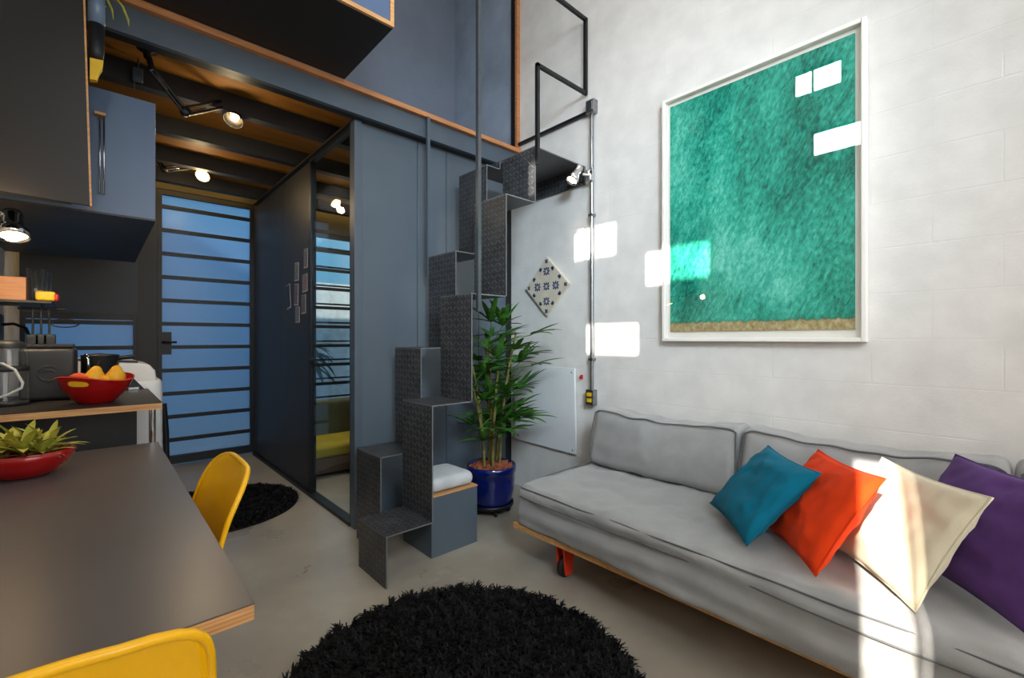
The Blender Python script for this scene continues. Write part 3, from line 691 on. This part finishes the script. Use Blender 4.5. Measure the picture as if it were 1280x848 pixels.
cm = thing('coffee_machine', 'black boxy coffee machine with round emblem on the counter', 'coffee machine', (-.16, 3.12, .91))
obj('housing', MB().softbox((-.165, 3.13, 1.035), (.19, .24, .245), .02, (4, 4, 4)), MT['mach'], cm)
obj('emblem', MB().tube([(-.165+.034*math.cos(a), 3.008, 1.04+.034*math.sin(a)) for a in [k*PI/15 for k in range(3, 27)]], .003, 5).tube([(-.165+.02*math.cos(a), 3.008, 1.045+.010*math.sin(a)) for a in [k*PI/8 for k in range(0, 10)]], .003, 5), MT['dark'], cm)
obj('top_tray', MB().box(-.25, -.08, 3.02, 3.24, 1.158, 1.175), MT['black'], cm, bevel=.004)
pn = thing('stove_pot', 'dark lidded cooking pot with a chrome handle right of the coffee machine', 'pot', (.015, 3.22, .91))
obj('body', MB().lathe((.015, 3.22, .911), [(0, 0), (.07, 0), (.075, .01), (.075, .2), (.078, .205), (0, .215)], 28), MT['mach'], pn)
obj('handle', MB().tube([(.06, 3.21, 1.09), (.10, 3.20, 1.10), (.15, 3.19, 1.105)], .011, 8), MT['black'], pn)
obj('loop_handle', MB().tube([(-.04, 3.14, 1.02), (-.03, 3.10, 1.05), (-.03, 3.10, 1.10), (-.04, 3.14, 1.12)], .008, 8), MT['chrome'], pn)
jr = thing('glass_jug', 'tall clear glass jug with dark lid at the left end of the counter', 'jug', (-.285, 2.93, .91))
obj('body', MB().lathe((-.285, 2.93, .91), [(0, .004), (.06, .004), (.066, .015), (.062, .22), (.055, .25)], 28), MT['jar'], jr)
obj('lid', MB().lathe((-.285, 2.93, 1.16), [(.058, 0), (.06, .02), (.03, .035), (0, .035)], 28), MT['mach'], jr)
obj('band', MB().lathe((-.285, 2.93, 1.06), [(.066, 0), (.068, .004), (.068, .016), (.066, .02)], 28), MT['mach'], jr)
obj('base', MB().lathe((-.285, 2.93, .91), [(0, 0.001), (.068, .001), (.068, .02), (.064, .022)], 28), MT['mach'], jr)
t = obj('wire_whisk', MB().tube([(-.33, 2.74, .95), (-.27, 2.73, .97), (-.225, 2.72, 1.0), (-.222, 2.72, 1.02), (-.245, 2.73, 1.075), (-.28, 2.75, 1.10), (-.34, 2.76, 1.11)], .005, 8).tube([(-.33, 2.74, .95), (-.36, 2.74, .93), (-.40, 2.75, .918)], .008, 8), MT['wire'], loc=(-.3, 2.74, .91)); tag(t, 'pale wire loop utensil in front of the glass jug', 'utensil')

# shelf above the counter
sh = thing('wall_shelf', 'thin black shelf on the kitchen wall under the wooden block', 'shelf', (-.33, 3.5, 1.38))
obj('board', B(XL+.002, -.17, 3.35, 3.75, 1.385, 1.397), MT['black'], sh)
obj('bracket', MB().box(XL+.002, XL+.02, 3.42, 3.44, 1.28, 1.384).box(XL+.002, -.30, 3.42, 3.44, 1.372, 1.384), MT['black'], sh)
t = obj('wooden_block', B(XL+.004, -.265, 3.40, 3.55, 1.398, 1.518), MT['capwood'], loc=(-.36, 3.5, 1.398), bevel=.003); tag(t, 'orange-brown wooden block on the black kitchen shelf', 'block')
for i, (x, y, lab) in enumerate(((-.235, 3.43, 'nearest clear drinking glass on the kitchen shelf'), (-.225, 3.53, 'middle clear drinking glass on the kitchen shelf'), (-.215, 3.63, 'farthest clear drinking glass on the kitchen shelf, next to yellow box'))):
    g = MB().lathe((x, y, 1.398), [(0, .002), (.024, .002), (.027, .01), (.032, .17), (.030, .17), (.025, .012), (0, .008)], 20)
    tag(obj('drinking_glass', g, MT['jar'], loc=(x, y, 1.398)), lab, 'glass', 'glasses on the kitchen shelf')
yb = obj('packet', MB().softbox((-.195, 3.40, 1.425), (.075, .05, .05), .012, (4, 4, 4)), MT['yellowpaint'], loc=(-.195, 3.4, 1.398)); tag(yb, 'small yellow packet with a red end on the kitchen shelf', 'packet')
obj('end', MB().softbox((-.155, 3.40, 1.42), (.02, .046, .042), .008, (3, 3, 3)), MT['red2'], yb)
ur = thing('utensil_rail', 'black rail of hanging kitchen utensils under the shelf', 'rail', (-.2, 3.5, 1.2))
obj('rail', MB().tube([(-.30, 3.45, 1.36), (-.12, 3.45, 1.36)], .006, 8).tube([(-.21, 3.45, 1.36), (-.21, 3.45, 1.385)], .006, 8), MT['black'], ur)
for i, (x, n_) in enumerate(((-.245, 'ladle'), (-.215, 'spatula'), (-.185, 'ladle'))):
    u_ = MB().tube([(x, 3.45, 1.365), (x, 3.445, 1.30), (x, 3.445, 1.22)], .005, 6)
    u_.softbox((x, 3.445, 1.185), (.05, .014, .08), .006, (3, 3, 3)); 
    tag(obj('kitchen_utensil', u_, MT['mach'], loc=(x, 3.445, 1.15)), ('leftmost', 'middle', 'rightmost')[i]+' black kitchen utensil hanging under the kitchen shelf', 'utensil', 'hanging kitchen utensils')
t = obj('wire_ring', MB().tube([(-.125+.055*math.cos(a), 3.44+.01*math.sin(a), 1.285+.022*math.sin(a)) for a in [k*PI/12 for k in range(24)]], .0035, 6, closed=True).tube([(-.18, 3.44, 1.285), (-.19, 3.44, 1.34), (-.19, 3.45, 1.36)], .0035, 6), MT['black'], loc=(-.125, 3.44, 1.285)); tag(t, 'small black wire strainer ring sticking out from the utensil rail', 'strainer')
ol = thing('power_adaptor', 'grey plug adaptor with black cord on the kitchen wall', 'plug', (-.43, 3.78, 1.15))
obj('body', B(XL+.002, -.385, 3.72, 3.84, 1.16, 1.34), MT['dark'], ol, bevel=.01)
obj('cord', MB().tube([(-.385, 3.76, 1.28), (-.34, 3.74, 1.285), (-.29, 3.70, 1.26), (-.26, 3.6, 1.18), (-.25, 3.4, 1.05)], .008, 8), MT['black'], ol)

# upper cabinets
uc = thing('upper_cabinet', 'blue-grey laminate upper cabinet hanging over the kitchen counter', 'cabinet', (-.12, 3.6, 1.8))
obj('carcass', B(XL+.002, .218, 2.875, 4.50, 1.795, 2.372), MT['cab'], uc, bevel=.002)
obj('bottom_panel', B(XL+.002, .217, 2.861, 4.499, 1.786, 1.7949), MT['mach'], uc)
obj('end_door', B(-.40, .216, 2.86, 2.874, 1.795, 2.372), MT['cab'], uc)
hdl = MB()
for x in (.012, .026): hdl.tube([(x, 2.86, 2.235), (x, 2.835, 2.235), (x, 2.835, 1.88), (x, 2.86, 1.88)], .0035, 8)
obj('handle', hdl, MT['chrome'], uc)
obj('handle_mount', B(-.006, .032, 2.83, 2.8599, 2.240, 2.252), MT['plyedge'], uc)
td = thing('tall_wall_cabinet', 'tall dark brown-grey cabinet with plywood edge at the top left', 'cabinet', (-.23, 2.56, 1.75))
obj('front_panel', MB().poly([(XL+.002, 2.548, 1.762), (-.020, 2.548, 1.750), (-.052, 2.548, 3.10), (XL+.002, 2.548, 3.10)], (0, .016, 0)), MT['cabdark'], td)
obj('plywood_edge', MB().poly([(-.020, 2.549, 1.750), (-.0135, 2.549, 1.750), (-.0455, 2.549, 3.10), (-.052, 2.549, 3.10)], (0, .09, 0)), MT['plyedge'], td)
obj('carcass', B(XL+.002, -.075, 2.566, 2.653, 1.765, 3.10), MT['dark'], td)

hp = thing('hanging_planter', 'dark wall planter with trailing yellow-green leaves at the loft edge top left', 'planter', (.005, 2.6, 2.4))
obj('holder', MB().lathe((.0, 2.60, 2.385), [(0, 0), (.022, 0), (.026, .03), (.027, .145), (.024, .145), (.02, .02)], 16), MT['mach'], hp)
obj('jar', MB().lathe((.0, 2.60, 2.53), [(0, 0), (.028, 0), (.030, .17), (.026, .17)], 16), MT['bluething'], hp)
lfm = MB()
for P_, w_ in (([(.0, 2.70), (.05, 2.69), (.085, 2.65), (.103, 2.60), (.105, 2.575)], .006), ([(.0, 2.69), (.03, 2.665), (.05, 2.62), (.054, 2.58)], .006), ([(-.01, 2.67), (.02, 2.645), (.03, 2.62)], .006)):
    lfm.tube([(x, 2.60, z) for x, z in P_], [w_*.6]+[w_*.75]*(len(P_)-2)+[w_*.2], 6)
obj('leaves', lfm, MT['rosette'], hp)
t = obj('cloth', MB().poly([(-.02, 2.58, 2.375), (.022, 2.58, 2.38), (.019, 2.58, 2.345), (.008, 2.58, 2.318), (.002, 2.58, 2.29), (-.02, 2.58, 2.285)], (0, .03, 0)), MT['yellowpaint'], loc=(0, 2.6, 2.29)); tag(t, 'small bright yellow cloth peeking out right of the tall cabinet', 'cloth')

# fruit bowl and fruit
BX, BY, BZ = .0, 2.80, .911
fbw = thing('fruit_bowl', 'red enamel fruit bowl with cut-out handles on the kitchen counter', 'bowl', (BX, BY, BZ))
mb = MB(); prof = [(.055, 0), (.062, .004), (.085, .03), (.108, .062), (.122, .10), (.126, .112)]
def bowl(i, j, inner=0):
    a = i*2*PI; k = j*(len(prof)-1); q = min(int(k), len(prof)-2); f_ = k-q
    r = prof[q][0]*(1-f_)+prof[q+1][0]*f_-inner*.004; h_ = prof[q][1]*(1-f_)+prof[q+1][1]*f_+inner*.004
    h_ += .012*math.cos(2*a)*(h_/.112)**3
    return (BX+r*math.cos(a+.75)*1.05, BY+r*math.sin(a+.75)*.95, BZ+h_)
mb.grid(lambda i, j: bowl(i, j), 48, 12); mb.grid(lambda i, j: bowl(1-i, j, 1), 48, 12)
mb.lathe((BX, BY, BZ), [(.056, 0.0005), (0, .0005)], 24); mb.lathe((BX, BY, BZ), [(.056, .006), (0, .006)], 24)
obj('body', mb, MT['red'], fbw)
obj('rim', MB().tube([Vector(bowl(k/48, 1))+Vector((0, 0, .001)) for k in range(48)], .003, 6, closed=True), MT['redrim'], fbw)
hs_ = MB(); c_ang = -PI/2-.5
def slot(i, j):
    a = c_ang-.75+(i-.5)*.62; w_ = .055*math.sqrt(max(0, 1-(2*i-1)**4)); p = Vector(bowl((a/(2*PI)) % 1, (.74+(j-.5)*2*w_))); d = Vector((p.x-BX, p.y-BY, 0)).normalized()
    return p + d*.0015
hs_.grid(slot, 16, 4); obj('handle_slot', hs_, MT['pear'], fbw)
def fruit(name, label, c, prof, m, axis=(0, 0, 1), stem=True):
    o = obj(name, MB().lathe(c, prof, 22, 0, axis), m, loc=c); tag(o, label, 'fruit', 'fruit in the red bowl')
    if stem:
        z = Vector(axis).normalized(); top = Vector(c)+z*prof[-1][1]
        obj('stem', MB().tube([top-z*.004, top+z*.012+Vector((.002, 0, 0)), top+z*.024+Vector((.006, 0, 0))], .0022, 6), MT['stem'], o)
pear = [(0, 0), (.018, .002), (.034, .014), (.039, .032), (.035, .052), (.024, .070), (.017, .084), (.010, .092), (0, .094)]
appl = [(0, .006), (.012, .001), (.030, .010), (.038, .034), (.034, .056), (.018, .070), (.006, .066), (0, .064)]
fruit('pear', 'yellow pear with stem lying in the middle of the red bowl', (-.012, 2.80, BZ+.074), pear, MT['pear'], (.15, -.1, 1))
fruit('pear', 'yellow pear with stem at the right side of the red bowl', (.060, 2.785, BZ+.074), pear, MT['pear'], (.1, .05, 1))
fruit('apple', 'orange-red apple at the left side of the red bowl', (-.062, 2.785, BZ+.066), appl, MT['apple'], (.1, -.2, 1), False)
fruit('lemon', 'small yellow fruit wedged between the two pears', (.024, 2.77, BZ+.080), [(0, -.002), (.012, .003), (.023, .018), (.022, .032), (.012, .046), (0, .05)], MT['pear'], (.5, .2, 1), False)

# red planter on the table
QX, QY = -.175, 2.175
pl = thing('rosette_planter', 'wide red bowl of yellow-green rosette plants on the dining table', 'plant', (QX, QY, .751))
mb = MB(); pf = [(0, .001), (.06, .001), (.072, .006), (.10, .03), (.118, .06), (.123, .082), (.119, .082), (.112, .06), (.10, .05), (0, .052)]
mb.lathe((QX, QY, .751), pf, 40, 0, (0, 0, 1), 1.02, .92); obj('bowl', mb, MT['red'], pl)
rnd = random.Random(3); lt = MB()
for k in range(170):
    a = rnd.random()*2*PI; r = .105*math.sqrt(rnd.random()); leaflet(lt, (QX+r*math.cos(a), QY+r*math.sin(a)*.92, .815+rnd.random()*.02), (rnd.uniform(-1, 1), rnd.uniform(-1, 1), rnd.uniform(-.2, .5)), (0, 0, 1), rnd.uniform(.02, .04), rnd.uniform(.010, .018), .6, 3)
obj('leaf_litter', lt, MT['litter'], pl)['kind'] = 'stuff'
for cx, cy, sc_ in ((-.175, 2.15, 1.1), (-.12, 2.19, .85), (-.225, 2.20, .9), (-.16, 2.23, .8), (-.13, 2.12, .6)):
    rs = MB()
    for k in range(13):
        a = k*2.4; el = .35+.9*k/13
        leaflet(rs, (cx, cy, .825), (math.cos(a)*math.cos(el), math.sin(a)*math.cos(el), math.sin(el)+.15), (0, 0, 1), sc_*rnd.uniform(.10, .15), .023*sc_, .75, 7)
    obj('rosette', rs, MT['rosette'], pl)

# ------------------------------------------------------------------ yellow shell chairs
def shell_chair(label, cx, cy, rot, sc=1.0):
    r = thing('shell_chair', label, 'chair', (0, 0, 0), 'yellow shell chairs at the table')
    prof = [(.21, .425), (.19, .442), (.10, .437), (.0, .428), (-.09, .428), (-.155, .447), (-.19, .49), (-.216, .56), (-.240, .64), (-.264, .72), (-.286, .79), (-.298, .825)]
    hw = [.17, .205, .225, .23, .232, .235, .235, .230, .225, .220, .212, .195]
    nv = 44
    def cr(L, t):
        k = t*(len(L)-1); i = min(int(k), len(L)-2); f = k-i
        g = lambda q: L[max(0, min(len(L)-1, q))]
        a, b, c, d = g(i-1), g(i), g(i+1), g(i+2)
        return .5*(2*b+(c-a)*f+(2*a-5*b+4*c-d)*f*f+(3*b-a-3*c+d)*f**3)
    def fn(i, j, off=0):
        t = j; u = i*2-1; x = cr([p[0] for p in prof], t); z = cr([p[1] for p in prof], t); w = cr(hw, t)
        if t > .82: w *= math.sqrt(max(.0, 1-((t-.82)/.18)**2.6*.66))
        back = max(0, min(1, (t-.40)/.25)); curl = abs(u)**2.6
        z += (1-back)*curl*.06*min(1, t*4+.1); x += back*curl*.035*(1-max(0, (t-.8)/.2)**1.5); z -= .006*back*curl
        return (x, u*w, z)
    mb = MB(); mb.grid(fn, 26, nv)
    sh_ = obj('shell', mb, MT['yellow'], r, solid=.008)
    rim = [fn(k/20, 1) for k in range(21)] + [fn(1, 1-k/40) for k in range(1, 41)] + [fn(1-k/20, 0) for k in range(1, 21)] + [fn(0, k/40) for k in range(1, 40)]
    obj('rim', MB().tube(rim, .0075, 8, closed=True), MT['yellow'], sh_)
    for sx, sy in ((1, 1), (1, -1), (-1, 1), (-1, -1)):
        obj('leg', MB().tube([(sx*.10-.01, sy*.10, .418), (sx*.15-.01, sy*.14, 0)], [.012, .010], 10), MT['ply'], r)
    br_ = MB()
    br_.tube([(.09, .10, .40), (-.135, -.12, .18)], .004, 6); br_.tube([(.09, -.10, .40), (-.135, .12, .18)], .004, 6); br_.tube([(.115, -.12, .2), (.115, .12, .2)], .004, 6)
    obj('wire_brace', br_, MT['black'], r)
    r.location = (cx, cy, 0); r.rotation_euler = (0, 0, rot); r.scale = (sc, sc, sc)
    return r
shell_chair('yellow plastic shell chair tucked at the long side of the table', .03, 1.62, PI)
shell_chair('yellow plastic shell chair in the foreground at the near table end', -.095, 1.03, PI/2)

# ------------------------------------------------------------------ lamps under the loft
def swing_lamp(label, pts, hd_c, hd_ax, on):
    r = thing('swing_arm_lamp', label, 'lamp', pts[0], 'black swing-arm lamps under the loft')
    b = Vector(pts[0])
    obj('ceiling_mount', MB().lathe(b, [(.0, 0), (.045, 0), (.045, -.018), (.018, -.03), (.016, -.06)], 18).tube([b+Vector((0, 0, -.03)), Vector(pts[1])], .014, 8), MT['black'], r)
    for i in (1, 2):
        a, c = Vector(pts[i]), Vector(pts[i+1]); s_ = (c-a).cross(Vector((.6, -.6, .2))).normalized()*.018
        ar = obj('arm', MB().tube([a+s_, c+s_], .0085, 8).tube([a-s_, c-s_], .0085, 8), MT['black'], r)
        obj('spring', MB().tube([a.lerp(c, .12)+s_*.2, a.lerp(c, .45)+s_*.2], .005, 6), MT['galv'], ar)
    obj('elbow', MB().lathe(Vector(pts[2])+Vector((.0, .018, 0)), [(0, 0), (.024, 0), (.024, -.036), (0, -.036)], 14, 0, (0, 1, 0)), MT['black'], r)
    h = Vector(hd_c); axx = Vector(hd_ax).normalized()
    obj('neck', MB().tube([Vector(pts[3]), h], .010, 8), MT['black'], r)
    hd = obj('lamp_shade', MB().lathe(h, [(0, -.01), (.024, -.005), (.026, .05), (.034, .065), (.054, .115), (.056, .12), (.052, .118), (.030, .068)], 24, 0, axx), MT['black'], r)
    obj('bulb', MB().lathe(h, [(.016, .06), (.024, .085), (.022, .10), (.0, .108)] if not on else [(.03, .07), (.051, .112), (.0, .122)], 20, 0, axx), MT['bulb'], r)
    return r
swing_lamp('black swing-arm lamp mounted nearest on the loft underside, pointing down', [(.194, 3.0, 2.713), (.215, 3.0, 2.60), (.360, 3.05, 2.452), (.60, 3.26, 2.665)], (.665, 3.29, 2.66), (-.35, -.45, -.9), 0)
swing_lamp('lit black swing-arm lamp farther back near the slatted door', [(.345, 4.60, 2.713), (.352, 4.60, 2.66), (.405, 4.60, 2.572), (.62, 4.62, 2.665)], (.705, 4.64, 2.655), (-.42, -.62, -.72), 1)
swl = thing('chrome_wall_spot', 'lit chrome spotlight under the tall cabinet at the far left', 'lamp', (-.30, 2.86, 1.74))
obj('bracket', MB().tube([(-.42, 2.80, 1.735), (-.30, 2.86, 1.735), (-.26, 2.88, 1.72)], .012, 8).tube([(-.42, 2.80, 1.735), (-.42, 2.72, 1.74), (-.42, 2.66, 1.77)], .012, 8), MT['chrome'], swl)
hc = Vector((-.268, 2.88, 1.745)); ax = Vector((.08, -.42, -1)).normalized()
obj('lamp_head', MB().lathe(hc, [(0, -.005), (.030, 0), (.036, .02), (.030, .035), (.036, .06), (.036, .075), (.050, .09), (.052, .125), (.046, .125), (.044, .10)], 24, 0, ax), MT['chrome'], swl)
obj('bulb', MB().lathe(hc, [(.045, .112), (.0, .114)], 20, 0, ax), MT['bulb'], swl)
tag(obj('sensor_box', MB().softbox((.165, 3.16, 2.625), (.045, .03, .07), .006, (3, 3, 3)).tube([(.165, 3.16, 2.66), (.168, 3.16, 2.714)], .004, 6).tube([(.150, 3.16, 2.59), (.150, 3.16, 2.53)], .002, 5), MT['beam'], loc=(.165, 3.16, 2.59)), 'small dark grey switch box hanging from the loft underside by the lamp', 'switch')
ls = B(XL+.2, 1.16, 5.12, 5.16, 2.695, 2.713); tag(obj('light_strip', ls, MT['led'], loc=(.4, 5.14, 2.713)), 'warm yellow light strip over the slatted glass door', 'light', 'warm light strips')
ls = B(1.30, 2.5, 5.12, 5.16, 2.695, 2.713); tag(obj('light_strip', ls, MT['led'], loc=(1.9, 5.14, 2.713)), 'warm yellow light strip seen through the clear glass door', 'light', 'warm light strips')

# photos pinned on the partition
pho = [((383, 323), 3.735, 1.838, .085, .150, 0, 'photo1', 'topmost small photo pinned on the dark partition'), ((371, 340), 3.955, 1.756, .10, .150, .05, 'photo3', 'small photo second from the top on the dark partition, left of the top one'),
       ((382, 352), 3.755, 1.645, .115, .14, -.03, 'photo4', 'pinkish photo right of centre in the group on the dark partition'), ((361, 370), 4.17, 1.565, .10, .21, -.16, 'paper', 'leftmost tilted pale card on the dark partition'),
       ((371, 367), 3.965, 1.567, .10, .18, .06, 'photo2', 'tall photo in the middle of the group on the dark partition'), ((380, 378), 3.785, 1.478, .10, .15, -.04, 'photo2', 'brown photo lower right of the group on the dark partition'), ((372, 391), 3.935, 1.400, .10, .13, 0, 'photo1', 'lowest small photo on the dark partition')]
for _, y, z, w, h, rt_, m, lab in pho:
    c_, s_ = math.cos(rt_), math.sin(rt_)
    def q(a, b, x=1.2202): return (x, y+a*c_-b*s_, z+a*s_+b*c_)
    mb = MB(); mb.poly([q(-w/2, -h/2), q(w/2, -h/2), q(w/2, h/2), q(-w/2, h/2)], (-.003, 0, 0), 0)
    mb.add([q(-w*.46, -h*.44, 1.2166), q(w*.46, -h*.44, 1.2166), q(w*.46, h*.47, 1.2166), q(-w*.46, h*.47, 1.2166)], [(0, 3, 2, 1)], 1)
    tag(obj('photo_print', mb, [MT['paper'], MT[m if m != 'paper' else 'mach']], loc=(1.22, y, z)), lab, 'photo', 'photos pinned on the dark partition')

# ------------------------------------------------------------------ seen through the clear glass door
db = thing('daybed', 'low daybed with brown base and mustard seat behind the glass door', 'daybed', (1.85, 4.4, 0))
obj('base', B(1.32, 2.50, 3.98, 4.60, .03, .16), MT['brown'], db, bevel=.004)
obj('seat', MB().softbox((1.91, 4.27, .21), (1.18, .56, .10), .03, (8, 6, 3)), MT['mustard'], db)
obj('back', MB().softbox((1.91, 4.62, .36), (1.18, .14, .46), .04, (8, 3, 6)), MT['olive'], db)
og = thing('garden_palm', 'dark leafy plant standing outside the clear slatted window', 'plant', (2.0, 6.0, -.12))
obj('stem', MB().tube([(2.0, 6.0, -.12), (2.02, 6.02, .5), (1.98, 5.98, 1.0)], .03, 8), MT['cane'], og)
rnd = random.Random(9); gm = MB()
for k in range(46):
    a = rnd.random()*2*PI; el = rnd.uniform(-.1, 1.1)
    leaflet(gm, (1.99, 6.0, rnd.uniform(.8, 1.1)), (math.cos(a)*math.cos(el), math.sin(a)*math.cos(el), math.sin(el)), (0, 0, 1), rnd.uniform(.3, .5), .06, 1.3, 8)
obj('foliage', gm, MT['darkleaf'], og)
struct('sun_blocker_side', B(-2.4, -2.2, YD+.2, 8.6, -.12, 5.0), MT['outtint'])  # added out of view to keep the sun off the garden
struct('wall_garden_right', B(2.45, 9, 9.0, 9.2, -.12, 2.3), MT['outwall'])
struct('garden_backdrop_left', B(-6, 2.45, 8.4, 8.6, -.12, 2.9), MT['outtint'])  # added backdrop, coloured blue for what the frosted panes pass through

# ------------------------------------------------------------------ lights, sky, camera
def area(name, loc, tgt, sx, sy, power, rgb, spread=PI):
    l = bpy.data.lights.new(name, 'AREA'); l.shape = 'RECTANGLE'; l.size = sx; l.size_y = sy; l.energy = power; l.color = rgb; l.spread = spread
    o = bpy.data.objects.new(name, l); COL.objects.link(o); o.location = loc
    o.rotation_euler = (Vector(tgt)-Vector(loc)).to_track_quat('-Z', 'Y').to_euler(); return o
def spot(name, loc, tgt, power, rgb, size, blend=.6, rad=.03):
    l = bpy.data.lights.new(name, 'SPOT'); l.energy = power; l.color = rgb; l.spot_size = size; l.spot_blend = blend; l.shadow_soft_size = rad
    o = bpy.data.objects.new(name, l); COL.objects.link(o); o.location = loc
    o.rotation_euler = (Vector(tgt)-Vector(loc)).to_track_quat('-Z', 'Y').to_euler(); return o
def point(name, loc, power, rgb, rad=.03):
    l = bpy.data.lights.new(name, 'POINT'); l.energy = power; l.color = rgb; l.shadow_soft_size = rad
    o = bpy.data.objects.new(name, l); COL.objects.link(o); o.location = loc; return o
area('fill_rear', (1.22, YB-.02, 2.15), (1.4, 2.5, 1.3), 2.1, 2.4, 51, (1, .945, .88))  # main fill, an added area lamp out of view behind the camera
area('fill_overhead', (1.2, .9, ZC-.06), (1.2, .95, 0), 2.4, 3.0, 26, (1, .98, .96))  # added overhead fill; the ceiling has no opening here
area('fill_high_left', (-.2, -1.5, 3.2), (2.5, 2.8, 1.5), .9, .9, 24, (.70, .86, 1), math.radians(60))  # added cool fill aimed at the stair corner, no window behind it
area('light_bathroom', (1.9, 4.4, 2.55), (1.9, 4.4, 0), .8, .8, 14, (1, .92, .8))
area('light_strip_door', (.4, 5.10, 2.66), (.4, 4.3, 2.6), 1.4, .03, 5, (1, .72, .3))
area('light_strip_bath', (1.9, 5.10, 2.66), (1.9, 4.3, 2.6), 1.1, .03, 6, (1, .72, .3))
spot('lamp_near', (.64, 3.27, 2.53), (.5, 3.1, 0), 6, (1, .8, .55), 2.0)
spot('lamp_far', (.66, 4.57, 2.56), (.3, 3.9, 1.5), 10, (1, .78, .5), 2.2)
spot('lamp_wall', (-.258, 2.82, 1.605), (-.38, 3.5, 1.0), 11, (1, .78, .5), 2.4)
point('fill_near', (.62, 3.25, 2.46), 3.0, (1, .76, .42))  # added warm fill by the near lamp head, brightens the plywood deck
point('fill_far', (.63, 4.52, 2.50), 3.5, (1, .76, .42))  # added warm fill by the far lamp, lifts deck and door area
point('fill_cabinet', (-.27, 2.42, 1.70), 1.6, (1, .70, .40))  # added warm fill in front of the tall cabinet, away from any fitting
l = bpy.data.lights.new('sun', 'SUN'); l.energy = 14; l.angle = .010; l.color = (1, .93, .82)
o = bpy.data.objects.new('sun', l); COL.objects.link(o); o.location = (-6, 0, 8); o.rotation_euler = SUN_D.to_track_quat('-Z', 'Y').to_euler()

W = bpy.data.worlds.new('sky'); S.world = W; W.use_nodes = True; t = W.node_tree; t.nodes.clear()
k = NT.__new__(NT); k.t = t
g = k.n('ShaderNodeTexCoord').outputs['Generated']
z = k.n('ShaderNodeSeparateXYZ', {0: g}).outputs[2]
cloud = k.n('ShaderNodeTexNoise', {'Vector': g, 'Scale': 3.0, 'Detail': 6.0}).outputs[0]
skyc = k.ramp(z, [(.0, (.11, .27, .42, 1)), (.25, (.15, .36, .56, 1)), (.6, (.12, .31, .53, 1))])
skyc = k.mix(k.math('MULTIPLY', k.n('ShaderNodeMapRange', {0: cloud, 1: .5, 2: .7, 3: 0, 4: 1}).outputs[0], .4), skyc, (.45, .57, .66, 1))
dp = k.n('ShaderNodeVectorMath', {0: g, 1: tuple(Vector((-.9, -.1, .42)).normalized())}, operation='DOT_PRODUCT').outputs['Value']
glow = k.math('MULTIPLY', k.n('ShaderNodeMapRange', {0: dp, 1: .90, 2: .95, 3: 0, 4: 1}, interpolation_type='SMOOTHSTEP').outputs[0], 24.0)
bg1 = k.n('ShaderNodeBackground', {0: skyc, 1: 1.0}).outputs[0]; bg2 = k.n('ShaderNodeBackground', {0: (1, .97, .92, 1), 1: glow}).outputs[0]
ad = k.n('ShaderNodeAddShader', {0: bg1, 1: bg2}).outputs[0]
wo = t.nodes.new('ShaderNodeOutputWorld'); t.links.new(ad, wo.inputs[0])

cam = bpy.data.cameras.new('camera'); co = bpy.data.objects.new('camera', cam); COL.objects.link(co)
co.location = (0, 0, 1.2); co.rotation_euler = (PI/2, 0, math.radians(-42.6)); cam.sensor_width = 36; cam.lens = 36*565/1280; cam.clip_start = .02
S.camera = co
S.view_settings.view_transform = 'Standard'; S.view_settings.look = 'None'; S.view_settings.exposure = 0.32
S.cycles.use_denoising = True
S.cycles.max_bounces = 10; S.cycles.diffuse_bounces = 5; S.cycles.transparent_max_bounces = 16
S.cycles.sample_clamp_indirect = 6.0; S.cycles.caustics_refractive = True
